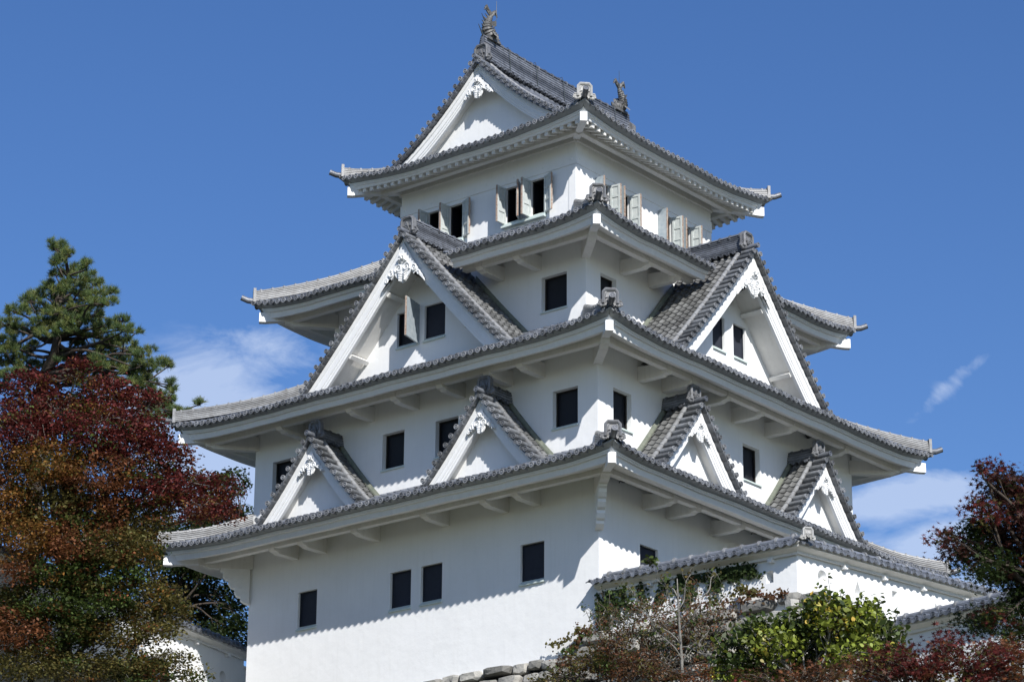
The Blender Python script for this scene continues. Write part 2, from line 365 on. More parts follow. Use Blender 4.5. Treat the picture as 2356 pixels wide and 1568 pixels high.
def window(fr, a, b, c, d, mode='screen', depth=.24, label=None):
    mb = MB()
    if mode == 'screen':
        mb.poly([fr.P(a, -depth+.01, c), fr.P(b, -depth+.01, c), fr.P(b, -depth+.01, d), fr.P(a, -depth+.01, d)], 0, .5)
        o = mb.build('window', [SCR], KEEP)
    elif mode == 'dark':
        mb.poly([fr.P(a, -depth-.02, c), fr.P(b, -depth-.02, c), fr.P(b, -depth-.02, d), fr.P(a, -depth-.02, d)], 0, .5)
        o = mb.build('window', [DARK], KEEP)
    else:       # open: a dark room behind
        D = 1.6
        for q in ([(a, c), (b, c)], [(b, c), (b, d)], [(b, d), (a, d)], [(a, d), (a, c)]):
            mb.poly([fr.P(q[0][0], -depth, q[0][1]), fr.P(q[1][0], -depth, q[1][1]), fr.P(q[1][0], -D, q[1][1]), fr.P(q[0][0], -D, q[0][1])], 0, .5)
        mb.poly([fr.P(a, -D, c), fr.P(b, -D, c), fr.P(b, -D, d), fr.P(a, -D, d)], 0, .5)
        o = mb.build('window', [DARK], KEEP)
    mb = MB(); t = .035
    for s0, s1, z0, z1 in ((a, a+t, c, d), (b-t, b, c, d), (a+t, b-t, d-t, d), (a+t, b-t, c, c+t)): fr.box(mb, s0, s1, -depth+.012, -depth+.05, z0, z1, 0, .5)
    mb.build('frame', [HUTW if mode != 'screen' else SCR], o)
    mb = MB()
    pts = [(-depth+.055, c+.13), (.07, c+.005), (.07, c-.04), (.003, c-.04), (.003, c-.002), (-depth+.055, c-.002)]
    mb.prism([fr.P(a-.02, q, z) for q, z in pts], fr.s*(b-a+.04), 0, .5)
    mb.build('sill', [SILL], o)
    if label: o['label'] = label
    return o
HOLES = {(0, 0): [(11.87, 12.73, 6.9, 8.21, 'screen'), (7.70, 8.60, 6.9, 8.21, 'screen'), (6.37, 7.27, 6.9, 8.21, 'screen'), (2.16, 3.12, 6.9, 8.21, 'screen')],
         (0, 1): [(2.15, 3.12, 6.9, 8.21, 'screen')],
         (1, 0): [(.80, 1.82, 11.9, 13.19, 'dark'), (5.78, 6.76, 11.9, 13.19, 'dark'), (8.13, 9.10, 11.9, 13.19, 'dark'), (13.12, 14.18, 11.9, 13.19, 'dark')],
         (1, 1): [(.82, 1.80, 11.9, 13.19, 'dark'), (5.78, 6.76, 11.9, 13.19, 'dark'), (8.13, 9.15, 11.9, 13.19, 'dark'), (13.12, 14.18, 11.9, 13.19, 'dark')],
         (2, 0): [(.80, 1.87, 16.72, 17.98, 'dark')], (2, 1): [(.80, 1.68, 16.72, 17.98, 'dark')],
         (3, 0): [(1.35, 2.02, 21.28, 22.66, 'open'), (2.47, 3.14, 21.28, 22.66, 'open'), (5.05, 5.75, 21.28, 22.66, 'open'), (6.02, 6.75, 21.28, 22.66, 'open')],
         (3, 1): [(1.08, 1.95, 21.28, 22.6, 'open'), (2.26, 3.13, 21.28, 22.6, 'open'), (4.80, 5.67, 21.28, 22.6, 'open'), (5.98, 6.85, 21.28, 22.6, 'open')]}
ZB = [4.2, 10.6, 15.6, 20.3]; ZTOP = [10.15, 14.65, 19.2, 24.3]
WD = [.15, .24, .24, .18]
for k in range(4):
    mb = MB()
    for i, fr in enumerate(FRS[k]):
        hs = HOLES.get((k, i), [])
        wall_face(mb, fr, ZB[k], ZTOP[k], [h[:4] for h in hs], depth=WD[k])
    if k == 3:   # corner posts and frieze board, round nail covers
        for i, fr in enumerate(FRS[k]):
            fr.box(mb, 0.0, .30, .0, .022, 21.0, 22.78, 0, .5); fr.box(mb, fr.L-.30, fr.L, .0, .022, 21.0, 22.78, 0, .5)
            fr.box(mb, -.03, fr.L+.03, .0, .035, 22.80, 23.22, 0, .5)
            for q in range(7): mb.tube([fr.P(.18+q*(fr.L-.36)/6, .034, 23.02), fr.P(.18+q*(fr.L-.36)/6, .05, 23.02)], [.065, .045], 10)
    else:
        fr0 = FRS[k][0]
        for q in ((0, 0), ):
            pass
    mb.build('wall', [PL], KEEP, smooth=False)
    for i, fr in enumerate(FRS[k]):
        for h in HOLES.get((k, i), []):
            wn = window(fr, *h[:5], depth=WD[k])
            if k == 3:
                wd = .44
                if i == 0:
                    shutter(wn, fr, h[1], -1, 92, h[2]+.0, h[3], wd); shutter(wn, fr, h[0], 1, 118 if h[0] in (2.47, 6.02) else 158, h[2], h[3], wd)
                else:
                    shutter(wn, fr, h[0], 1, 92, h[2], h[3], .38); shutter(wn, fr, h[1], -1, 97, h[2], h[3], .40)
# small window ledges (runners) of the top storey
for i, (a, b) in ((0, (1.30, 3.22)), (0, (5.0, 6.85)), (1, (1.15, 3.2)), (1, (5.0, 6.95))):
    fr = FRS[3][i]; mb = MB()
    fr.box(mb, a, b, .0, .16, 21.13, 21.20, 0); fr.box(mb, a, b, .0, .10, 21.20, 21.27, 0)
    mb.build('window_ledge', [SILL], KEEP)
# ---- eaves
def eave(k, roof, gaps=None, top4=False):
    e = EV[k]; ze = ZE[k]
    prof = [(-.04, -.045), (-.05, -.085), (-.30, -.150), (-.27, -.150), (-.27, -.20), (-.305, -.20), (-.305, -.24), (-.385, -.245), (-.435, -.415), (-.51, -.415), (-.51, -.05)]
    lsc = [1, 1, .9, .9, .85, .85, .8, .8, .6, .6, .9]
    mats = [1, 1, 0, 0, 0, 0, 0, 0, 0, 0, 0]
    if k == 3:
        prof = [(.0, -.06), (-.03, -.10), (-.28, -.155), (-.25, -.155), (-.25, -.20), (-.285, -.20), (-.285, -.235), (-.33, -.24), (-.36, -.30), (-.42, -.30), (-.42, -.05)]
    for i, fr in enumerate(FRS[k]):
        gp = (gaps or {}).get(i, [])
        segs = [(-e, fr.L+e)]
        for (a, b) in gp: segs = [(segs[0][0], a), (b, segs[0][1])]
        # round tiles and drip plates
        mb = MB()
        kk0 = int(math.ceil(-e/TP)); kk1 = int((fr.L+e)/TP); split = gp[0][1] if gp else None
        for kk in range(kk0, kk1+1):
            s_ = (kk+.83)*TP-0.0
            if split and s_ > split: mb.build('eave_tile_row', [TILE, TILR], roof, smooth=35); mb = MB(); split = None
            if s_ > fr.L+e-.05 or any(a < s_ < b for a, b in gp): continue
            z = ze+lift(k, s_, fr.L, e)
            mb.disc(fr.P(s_, e+.03, z-.03), fr.o, .094, .22, 12, 0, rim=1)
            s0 = (kk-.08)*TP
            if kk > kk0 and not any(a < s0 < b for a, b in gp):
                pts = []; n = 7
                for q in range(n):
                    f = q/(n-1); ss = s0+f*TP*.82; zz = ze+lift(k, ss, fr.L, e)-.035*math.sin(math.pi*f)+.0
                    pts.append((ss, zz))
                lo = [(ss, zz-.024-.006*math.sin(math.pi*q_/(n-1))) for q_, (ss, zz) in enumerate(pts)]
                a_ = random.random()
                up_ = [[fr.P(ss, e+.015, zz) for ss, zz in pts], [fr.P(ss, e+.02, zz) for ss, zz in lo], [fr.P(ss, e-.03, zz) for ss, zz in lo], [fr.P(ss, e-.2, zz+.04) for ss, zz in lo]]
                mb.grid([[fr.P(ss, e-.15, zz+.03) for ss, zz in pts]]+up_, 0, a_)
        mb.build('eave_tile_row', [TILE, TILR], roof, smooth=35)
        # boards and white fascia
        mb = MB()
        for (a, b) in segs:
            n = max(8, int((b-a)/.35)); ts = [a+(b-a)*q/n for q in range(n+1)]
            def pf(t, p, a=a, b=b):
                j = prof.index(p); o = e+p[0]; s_ = t
                if abs(a+e) < 1e-6: s_ = max(s_, -o)
                if abs(b-fr.L-e) < 1e-6: s_ = min(s_, fr.L+o)
                return fr.P(s_, o, ze+p[1]+lsc[j]*lift(k, t, fr.L, e))
            sweep(mb, pf, ts, prof, mats=mats, m=0)
        mb.build('fascia', [PLT, EB], roof)
        # soffit
        mb = MB()
        zs0 = -.41 if k < 3 else -.26; zw = ZTOP[k]-ze-.12
        for (a, b) in segs:
            n = max(8, int((b-a)/.5)); G = []
            for q in range(n+1):
                t = a+(b-a)*q/n; row = []
                for v in (0, .25, .5, .75, 1):
                    o = (e-.47)*(1-v)+0*v; s_ = t
                    if abs(a+e) < 1e-6: s_ = max(s_, -o)
                    if abs(b-fr.L-e) < 1e-6: s_ = min(s_, fr.L+o)
                    row.append(fr.P(s_, o, ze+zs0*(1-v)+zw*v+.6*(1-v)*lift(k, t, fr.L, e)))
                G.append(row)
            mb.grid(G, 0, .5)
        mb.build('eave_soffit', [SOF], roof)
def skirt(k, gaps=None):
    """roof between tier k's eave and tier k+1's wall"""
    e = EV[k]; x0, y0, A, B = TIER[k]; X0, Y0, A2, B2 = TIER[k+1]
    ins = [Y0-y0, x0-X0, (y0+B)-(Y0+B2), (X0-A2)-(x0-A)]
    ends = [(ins[1], ins[3]), (ins[0], ins[2]), (ins[1], ins[3]), (ins[0], ins[2])]
    mb = MB()
    for i, fr in enumerate(FRS[k]):
        D = e+ins[i]; e0, e1 = ends[i]; gp = (gaps or {}).get(i, [])
        slo = lambda d, e0=e0, D=D: -e+(e0+e)*d/D
        shi = lambda d, e1=e1, D=D, L=fr.L: L+e-(e1+e)*d/D
        zf = lambda d, D=D: ZE[k]+.02+(ZT[k]-ZE[k])*(.82*d/D+.18*(d/D)**2)
        pos = lambda s, d, fr=fr, zf=zf: fr.P(s, e-d, zf(d)+lift(k, s, fr.L, e)*max(0, 1-d/2.2))
        sk = lambda s, d, gp=gp: any(a < s < b and d < dm for a, b, dm in gp)
        tile_field(mb, slo, shi, pos, D, skip=sk, fine=i < 2)
    roof = mb.build('roof', [TILE], KEEP, smooth=35)
    # hips
    cor = [(0, 0), (0, 1), (1, 0), (1, 1)]
    for a, b in cor:     # a: far in x, b: far in y
        xo = x0+e if not a else x0-A-e; yo = y0-e if not b else y0+B+e
        xi = X0 if not a else X0-A2; yi = Y0 if not b else Y0+B2
        n = 14; path = []
        for q in range(n+1):
            f0 = .10/((e+1.7) if k else (e+.2)); f = f0+q/n*(1-f0)
            D = (e+1.7) if k else e+.2
            z = ZE[k]+(ZT[k]-ZE[k])*(.82*f+.18*f*f)+LIFT[k]*max(0, 1-f*1.6)**1.4
            path.append((xo+(xi-xo)*f, yo+(yi-yo)*f, z+.0))
        mb = MB(); ridge_run(mb, path, .17, .36, 5, .085, 0, mcap=0); hp = mb.build('hip_ridge', [TILL], roof)
        d = np.array([xo-xi, yo-yi]); d /= np.linalg.norm(d)
        p0 = np.array(path[0])
        mb = MB()     # upturned tile at the very corner
        c = np.array([xo, yo, ZE[k]+LIFT[k]+.02]); d3 = np.array([d[0], d[1], 0])
        mb.tube([p0+[0, 0, .02], c-d3*.25+[0, 0, .04], c+d3*.12+[0, 0, .06], c+d3*.34+[0, 0, .15]], [.1, .11, .105, .10], 10)
        mb.disc(c+d3*.35+[0, 0, .155], d3+[0, 0, .4], .105, .05, 12)
        mb.build('corner_tile', [TILE], roof, smooth=40)
        near = (a == 0 and b == 0)
        if near: ridge_end_tile(roof, p0+d3*.05+[0, 0, .02], d, .56, ORN)
        else:
            mb = MB()
            mb.box(p0+d3*.03+[0, 0, .22], d3*.05, np.cross(d3, [0, 0, 1])*.18, (0, 0, .26)); mb.disc(p0+d3*.16+[0, 0, .02], d3, .09, .2, 12)
            mb.build('ridge_end_tile', [TILL], roof)
    return roof
def corner_beams(k, roof):
    e = EV[k]; x0, y0, A, B = TIER[k]; zz = ZE[k]+LIFT[k]*.6
    for a in (0, 1):
        for b in (0, 1):
            d = np.array([-1 if a else 1, 1 if b else -1, 0])/math.sqrt(2); cx = x0-A if a else x0; cy = y0+B if b else y0
            t = np.cross(d, [0, 0, 1]); mb = MB(); ee = (e-.23)*math.sqrt(2)
            z1 = zz-.62+(.0 if k < 3 else .02)
            c0 = np.array([cx, cy, 0]); w_ = .125
            P = [(0, z1+.16), (ee*.55, z1+.10), (ee*.92, z1), (ee+.02, z1), (ee+.02, z1+.34), (ee*.9, z1+.37), (0, z1+.5)]
            mb.prism([c0+d*q+t*(-w_)+np.array([0, 0, z]) for q, z in P], t*2*w_, 0, .5)
            mb.build('hip_beam', [PLT], roof)
GAP3 = {0: [(7.45-1.82-1.32, 7.45-1.82+1.32)], 1: [(7.5-1.76-1.32, 7.5-1.76+1.32)]}
GAP3s = {i: [(a, b, 1.75) for a, b in g] for i, g in GAP3.items()}
roofs = []
for k in range(3):
    r_ = skirt(k, GAP3s if k == 2 else None); eave(k, r_, GAP3 if k == 2 else None); corner_beams(k, r_); roofs.append(r_)
# ---- beams and bracket arms under the eaves
ARMS = {0: [2.42, 3.72, 6.2, 9.2, 11.6, 12.9], 1: [2.25, 3.6, 5.6, 7.6, 9.6, 12.8], 2: [2.0, 3.6, 7.6, 9.2]}
ZBM = [9.53, 13.90, 18.42]
for k in range(3):
    for i, fr in enumerate(FRS[k]):
        mb = MB(); ob = 1.12
        fr.box(mb, -ob-.1 if 1 else 0, fr.L+ob+.1, ob-.11+.002*i, ob+.11-.002*i, ZBM[k]+.001*i, ZBM[k]+.30, 0, .5)
        if k == 2 and i < 2:      # interrupted by the big gable
            mb = MB(); c = GAP3[i][0]
            fr.box(mb, -ob-.1, c[0], ob-.11, ob+.11, ZBM[k]+.001*i, ZBM[k]+.30, 0, .5); fr.box(mb, c[1], fr.L+ob+.1, ob-.11, ob+.11, ZBM[k]+.001*i, ZBM[k]+.30, 0, .5)
        mb.build('eave_beam', [SOF], KEEP)
        for s_ in ARMS[k]:
            if k == 2 and i < 2 and 4 < s_ < 7.3: continue
            mb = MB(); zb = ZBM[k]-.155
            P = [(0.0, zb), (.96, zb), (1.04, zb+.05), (1.16, zb+.055), (1.25, zb+.15), (1.25, zb+.34), (0.0, zb+.50)]
            mb.prism([fr.P(s_-.13, o, z) for o, z in P], fr.s*.26, 0, .5)
            mb.build('bracket', [SOF], KEEP)
    # diagonal arms + carved braces of the lowest storey
    x0, y0, A, B = TIER[k]
    for a in (0, 1):
        for b in (0, 1):
            d = np.array([-1 if a else 1, 1 if b else -1, 0])/math.sqrt(2); c0 = np.array([x0-A if a else x0, y0+B if b else y0, 0]); t = np.cross(d, [0, 0, 1])
            mb = MB(); zb = ZBM[k]-.15
            P = [(-.1, zb), (1.45, zb), (1.6, zb+.08), (1.72, zb+.10), (1.80, zb+.2), (1.80, zb+.42), (-.1, zb+.5)]
            mb.prism([c0+d*q-t*.14+np.array([0, 0, z]) for q, z in P], t*.28, 0, .5); mb.build('bracket', [SOF], KEEP)
            if k == 0:
                mb = MB(); zt = zb+.01
                prof = [(0, zt), (1.02, zt)]
                steps = [(1.02, -.10), (.90, -.14), (.93, -.26), (.84, -.38), (.70, -.42), (.74, -.52), (.64, -.66), (.48, -.72), (.52, -.82), (.44, -.96), (.30, -1.0), (.30, -1.1), (.16, -1.2), (.0, -1.24)]
                prof += [(q, zt+z) for q, z in steps]
                mb.prism([c0+d*q-t*.13+np.array([0, 0, z]) for q, z in prof], t*.26, 0, .5)
                for sg in (-1, 1):
                    for (q, z, r0) in ((.62, -.28, .16), (.34, -.62, .13), (.25, -.28, .12)):
                        spiral(mb, c0+d*q+t*sg*.131+np.array([0, 0, zt+z]), d, np.array([0, 0, 1.]), t*sg, r0, 1.5, .016, 1, n=22)
                mb.build('carved_brace', [PLT], KEEP, smooth=False)
# ---- top roof (hip and gable)
e = EV[3]; x0, y0, A, B = TIER[3]; HX = A/2+e; ZR = 27.68
def z4(d): t = min(max(d/HX, 0), 1); return ZE[3]+.02+(ZR-ZE[3])*(.17*t+.83*t**1.72)
RK = .90
mb = MB()
for i in (1, 3):
    fr = FRS[3][i]
    tile_field(mb, lambda d: -e+min(d, RK), lambda d, L=fr.L: L+e-min(d, RK), lambda s, d, fr=fr: fr.P(s, e-d, z4(d)+lift(3, s, fr.L, e)*max(0, 1-d/2.2)), HX, fine=i == 1)
for i in (0, 2):
    fr = FRS[3][i]
    tile_field(mb, lambda d: -e+d, lambda d, L=fr.L: L+e-d, lambda s, d, fr=fr: fr.P(s, e-d, z4(d)+lift(3, s, fr.L, e)*max(0, 1-d/2.2)), 1.72)
R4 = mb.build('roof', [TILE], KEEP, smooth=35)
roofs.append(R4); eave(3, R4)
for a in (0, 1):
    for b in (0, 1):
        d3 = np.array([-1 if a else 1, 1 if b else -1, 0])/math.sqrt(2); cx = x0-A-e if a else x0+e; cy = y0+B+e if b else y0-e
        path = []
        for q in range(11):
            dd = .10+q/10*1.57; s_ = -e+dd
            path.append((cx-d3[0]*dd*math.sqrt(2), cy-d3[1]*dd*math.sqrt(2), z4(dd)+LIFT[3]*max(0, 1-dd/2.0)**1.6))
        mb = MB(); ridge_run(mb, path, .17, .30, 4, .085, 0); mb.build('hip_ridge', [TILL], R4)
        c = np.array([cx, cy, ZE[3]+LIFT[3]+.02]); p0 = np.array(path[0])
        mb = MB(); mb.tube([p0+[0, 0, .02], c-d3*.25+[0, 0, .04], c+d3*.12+[0, 0, .06], c+d3*.34+[0, 0, .15]], [.1, .11, .105, .10], 10)
        mb.disc(c+d3*.35+[0, 0, .155], d3+[0, 0, .4], .105, .05, 12); mb.build('corner_tile', [TILE], R4, smooth=40)
        if not a and not b: ridge_end_tile(R4, p0+d3*.08+[0, 0, .02], d3[:2], .56, ORNW)
        else:
            mb = MB(); mb.box(p0+d3*.03+[0, 0, .2], d3*.05, np.cross(d3, [0, 0, 1])*.18, (0, 0, .24)); mb.disc(p0+d3*.16+[0, 0, .02], d3, .09, .2, 12); mb.build('ridge_end_tile', [TILL], R4)
corner_beams(3, R4)
# rafters
far = MB()
for i, fr in enumerate(FRS[3]):
    n = int((fr.L+2*e-.5)/.335); rest = far
    for q in range(n+1):
        s_ = -e+.32+q*.335
        if s_ > fr.L+e-.25: break
        lf = lift(3, s_, fr.L, e)*.75
        oin = 0.0 if 0 <= s_ <= fr.L else (-s_ if s_ < 0 else s_-fr.L)
        if oin > e-.4: continue
        mb = MB() if i < 2 else far
        f = lambda o: ZE[3]-.44+.50*(1-(o/(e-.42)))+lf*(o/e)
        oo = e-.40
        P = [(oin, f(oin)), (oo-.14, f(oo-.14)), (oo-.10, f(oo)-.0+.03), (oo, f(oo)+.02), (oo, f(oo)+.16), (oin, f(oin)+.16)]
        mb.prism([fr.P(s_-.07, o, z) for o, z in P], fr.s*.14, 0, .5)
        if i < 2: mb.build('rafter', [SOF], R4)
far.build('rafter', [SOF], R4, kind='stuff')
mb = MB()
for i, fr in enumerate(FRS[3]): fr.box(mb, -.45, fr.L+.45, .42+.002*i, .64-.002*i, 23.60+.001*i, 23.86, 0, .5); fr.box(mb, -.02, fr.L+.02, .0, .10, 23.62, 23.98, 0, .5)
mb.build('eave_beam', [SOF], KEEP)
# ---------------------------------------------------------------- gables
def pendant(parent, fr, sc, o, zc, S, big=False):
    mb = MB(); z3 = np.array([0, 0, 1.])
    def Q(a, b, c=0.): return fr.P(sc+a*S, o+c*S, zc+b*S)
    half = [(0, .62), (.10, .56), (.16, .40), (.28, .26), (.42, .10), (.56, -.02), (.66, -.18), (.80, -.34), (.86, -.50), (.74, -.46), (.64, -.36), (.54, -.38), (.50, -.24), (.42, -.30), (.34, -.16), (.26, -.22), (.24, -.36), (.14, -.50), (0, -.58)]
    if big: half = [(0, .85), (.16, .6), (.34, .30), (.52, .02), (.70, -.26), (.86, -.50), (.96, -.74), (.84, -.64), (.76, -.50), (.66, -.52), (.58, -.34), (.48, -.40), (.38, -.22), (.30, -.34), (.20, -.44), (.10, -.56), (0, -.62)]
    full = half+[(-a, b) for a, b in half[1:-1]][::-1]
    # fan of the outline, in strips so that the concave edge stays clean
    n = len(half)
    for sg in (1, -1):
        for j in range(n//2):
            a0, a1, b1, b0 = half[j], half[j+1], half[n-2-j], half[n-1-j]
            if j+1 >= n-2-j: break
            q = [a0, a1, b1, b0]
            if j == 0: q = [a0, a1, b1, b0]
            mb.prism([Q(sg*a, b, 0) for a, b in q], fr.o*.07*S, 0, .5)
    for sg in (-1, 1):
        spiral(mb, Q(.17*sg, -.08, .09), fr.s*sg, z3, fr.o, .17*S, 1.5, .040*S, 1, st=-.6)
        spiral(mb, Q(.50*sg, -.20, .09), fr.s*sg, z3, fr.o, .13*S, 1.3, .038*S, -1, st=1.8)
        spiral(mb, Q(.70*sg, -.42, .08), fr.s*sg, z3, fr.o, .08*S, 1.2, .03*S, -1, st=1.8, n=12)
        for j in range(4):
            mb.tube([Q(.02*sg, -.30-.085*j, .08), Q(.12*sg, -.27-.085*j, .12), Q((.24-.03*j)*sg, -.20-.08*j, .08)], [.035*S, .035*S, .015*S], 6)
        mb.tube([Q(.02*sg, .10, .1), Q(.12*sg, .20, .13), Q(.22*sg, .10, .08)], [.02*S, .045*S, .02*S], 6)
    mb.tube([Q(0, .30, .05), Q(0, .30, .20), Q(0, .30, .24)], [.11*S, .10*S, .05*S], 6)
    for j in range(6):
        q = j*math.pi/3; mb.tube([Q(.03*math.cos(q), .30+.03*math.sin(q), .2), Q(.12*math.cos(q), .30+.12*math.sin(q), .2)], [.03*S, .035*S], 5)
    mb.build('pendant', [PLT], parent, smooth=50)
def gable(fr, sc, of, ow, ob, W_, zb, za, zfn, zfoot_wall, tiles=True, discs=True, barge=.50, pend=.9, big=False, oni=.6, ridge=(.17, .42, 5), holes=(), back=None, ridgelen=None, ridgemat=None, purl=(), tm=1, skipo=None, tube_o=.60, flash=True, wallz=None):
    """sc centre, of front of the tiles, ow wall plane, ob back end; zfn(x) roof height at distance x from the centre line"""
    P = fr.P; root_mb = MB()
    # wall: strips between holes, up to the underside of the roof
    xs = sorted(set([-W_+.3+j*(2*W_-.6)/24 for j in range(25)]+[h[0]-sc for h in holes]+[h[1]-sc for h in holes]))
    for j in range(len(xs)-1):
        a, b = xs[j], xs[j+1]; za_, zb_ = zfn(abs(a))-.12, zfn(abs(b))-.12
        segs = [(zfoot_wall, None)]
        hh = [h for h in holes if h[0]-sc <= a+1e-6 and b <= h[1]-sc+1e-6]
        lo = zfoot_wall
        if hh:
            h = hh[0]; root_mb.poly([P(sc+a, ow, lo), P(sc+b, ow, lo), P(sc+b, ow, h[2]), P(sc+a, ow, h[2])], 0, .5); lo = h[3]
        if za_ > lo or zb_ > lo: root_mb.poly([P(sc+a, ow, lo), P(sc+b, ow, lo), P(sc+b, ow, max(zb_, lo)), P(sc+a, ow, max(za_, lo))], 0, .5)
    for h in holes:
        a, b, c, d = h[:4]
        for q in ([(a, c), (b, c)], [(b, c), (b, d)], [(b, d), (a, d)], [(a, d), (a, c)]):
            root_mb.poly([P(q[0][0], ow, q[0][1]), P(q[1][0], ow, q[1][1]), P(q[1][0], ow-.15, q[1][1]), P(q[0][0], ow-.15, q[0][1])], 0, .5)
    g = root_mb.build('gable', [PL], KEEP)
    n = 20; X = [W_*j/n for j in range(n+1)]
    # soffit under the overhang
    k_ = 1/math.cos(math.atan2(za-zb, W_)); sd = .10+(barge-.10)*k_
    mb = MB(); mb.grid([[P(sc+x, of-.36, max(zfn(abs(x))-sd, zfoot_wall+.02)), P(sc+x, ow-.02, max(zfn(abs(x))-sd, zfoot_wall+.02))] for x in [-q for q in X[::-1]]+X[1:]], 0, .5)
    for (x, sg) in purl:     # purlin ends
        z = zfn(x)-sd-.01; th = math.atan2(zfn(x-.2)-zfn(x+.2), .4)
        ax = fr.s*(sg*math.cos(th))+np.array([0, 0, -math.sin(th)]); up = fr.s*(sg*math.sin(th))+np.array([0, 0, math.cos(th)])
        mb.box(P(sc+sg*x, (of-.38+ow)/2, z)-up*.10, ax*.075, fr.o*(of-.42-ow)/2, up*.06, 0, .5)
    mb.build('gable_soffit', [SOF], g)
    # bargeboards
    for sg in (-1, 1):
        mb = MB(); k_ = 1/math.cos(math.atan2(za-zb, W_))
        pr = [(of-.19, -.10), (of-.19, -.10-.13*k_), (of-.23, -.10-.15*k_), (of-.23, -.10-(barge-.16)*k_), (of-.26, -.10-(barge-.15)*k_), (of-.26, -.10-(barge-.08)*k_), (of-.29, -.10-(barge-.07)*k_), (of-.29, -.10-barge*k_), (of-.40, -.10-barge*k_), (of-.40, -.10)]
        sweep(mb, lambda t, p, sg=sg: P(sc+sg*t, p[0], max(zfn(t)+p[1], zfoot_wall-.04+.01*p[1])), X, pr, m=0)
        mb.build('bargeboard', [PLT], g)
    if pend: pendant(g, fr, sc, of-.21, za-.10-barge*1.45-pend*.30, pend, big)
    # roof
    mb = MB()
    def arc(x0_, x1_): return math.hypot(x1_-x0_, zfn(x1_)-zfn(x0_))
    cum = [0.]
    for j in range(n): cum.append(cum[-1]+arc(X[j], X[j+1]))
    LT = cum[-1]
    def xat(L):      # distance measured up from the foot
        L = LT-L
        return float(np.interp(L, cum, X))
    for sg in (-1, 1):
        # front strip of rake tiles
        L = 0.; st = .325; nst = int(LT/st)
        for j in range(nst):
            a_, b_ = xat(j*LT/nst), xat((j+1)*LT/nst); rr = random.random()
            th = math.atan2(zfn(b_)-zfn(a_), a_-b_); nx, nz = math.sin(th)*sg, math.cos(th)
            pa = lambda o, h: P(sc+sg*a_, o, zfn(a_))+fr.s*nx*h+np.array([0, 0, nz*h]); pb = lambda o, h: P(sc+sg*b_, o, zfn(b_))+fr.s*nx*h+np.array([0, 0, nz*h])
            o0, o1 = of+.0, of-.56
            c = [pa(o0, .075), pa(o1, .06), pb(o1, -.005), pb(o0, .005), pa(o0, -.05), pa(o1, -.05), pb(o1, -.05), pb(o0, -.08)]
            ii = [mb.V(q) for q in c]
            for f_ in ((0, 1, 2, 3), (4, 7, 6, 5), (0, 4, 5, 1), (0, 3, 7, 4), (2, 1, 5, 6)): mb.F([ii[q] for q in f_], 0, rr)
            if discs:
                xm = a_*.72+b_*.28
                mb.disc(P(sc+sg*xm, of+.05, zfn(xm))+fr.s*nx*.075+np.array([0, 0, nz*.075]), fr.o, .086, .5, 12, 0, rr, rim=1)
                # drip lobe between discs
                xm = a_*.2+b_*.8; mb.disc(P(sc+sg*xm, of+.012, zfn(xm))+fr.s*nx*-.03+np.array([0, 0, nz*-.03]), fr.o, .06, .1, 8, 0, rr)
    mb.build('rake_tiles', [TILE if not tm else TILG, TILR], g, smooth=30)
    for sg in (-1, 1):
        mb = MB(); pts = []; R = []
        for j in range(int(LT/.36)+1):
            for dl, rr in ((0, .086), (.30, .078), (.302, .094), (.355, .094)):
                L = j*.36+dl
                if L > LT-.25: break
                x = xat(L); pts.append(P(sc+sg*x, of-tube_o, zfn(x)+.13)); R.append(rr)
        mb.tube(pts, R, 10); mb.build('descending_ridge', [TILL], g, smooth=50)
    if tiles:
        mb = MB()
        o1 = of-.5
        for sg in (-1, 1):
            th = math.atan2(za-zb, W_); nn = fr.s*(math.sin(th)*sg)+np.array([0, 0, math.cos(th)])
            def pos(s, d, sg=sg): x = xat(d); return P(sc+sg*x, o1-s, zfn(x))
            sk = (lambda s, d: skipo(xat(d), o1-s)) if skipo else None
            tile_field(mb, lambda d: 0., lambda d: o1-ob, pos, LT, stepn=nn, m=0, skip=sk)
        mb.build('gable_roof', [TILO if tm else TILE], g, smooth=35)
    # ridge
    if ridgelen is None or ridgelen > 0:
        hw, h, nl = ridge; rl = ridgelen or (of-.42-ob)
        mb = MB(); ridge_run(mb, [P(sc, of-.42, za+.02), P(sc, of-.42-rl*.5, za+.02), P(sc, of-.42-rl, za+.02)], hw, h, nl, .09, 0, disc=True)
        mb.build('gable_ridge', [TILE], g)
    mb = MB(); mb.disc(P(sc, of+.10, za+.12), fr.o, .095, .55, 12); mb.build('front_ridge_tile', [TILE], g, smooth=40)
    ridge_end_tile(g, P(sc, of-.34, za+.12), (fr.o[0], fr.o[1]), oni, ORN)
    if flash:
        for sg in (-1, 1): mb = MB(); sweep(mb, lambda t, p, sg=sg: P(sc+sg*t, p[0], zfn(t)+p[1]), X, [(ob+.02, .02), (ob+.10, .02), (ob+.10, .10), (ob+.06, .24), (ob+.02, .24)], m=0); mb.build('wall_flashing', [FLSH], g)
    return g
def zline(za, zb, W_, c):
    return lambda x: za-(za-zb)*(x/W_)-c*math.sin(math.pi*min(max(x/W_, 0), 1.1))
# small gables on the lowest roof, two per side
for i in (0, 1):
    fr = FRS[0][i]
    for sc in ((3.8, 11.2) if i == 0 else (3.82, 11.22)):
        gable(fr, sc, 1.40, .70, -.22 if i == 0 else -.18, 2.75, 9.95, 13.08, zline(13.08, 9.95, 2.75, .13), 10.2, barge=.42, pend=.70, oni=.58, ridge=(.16, .36, 4), tm=1)
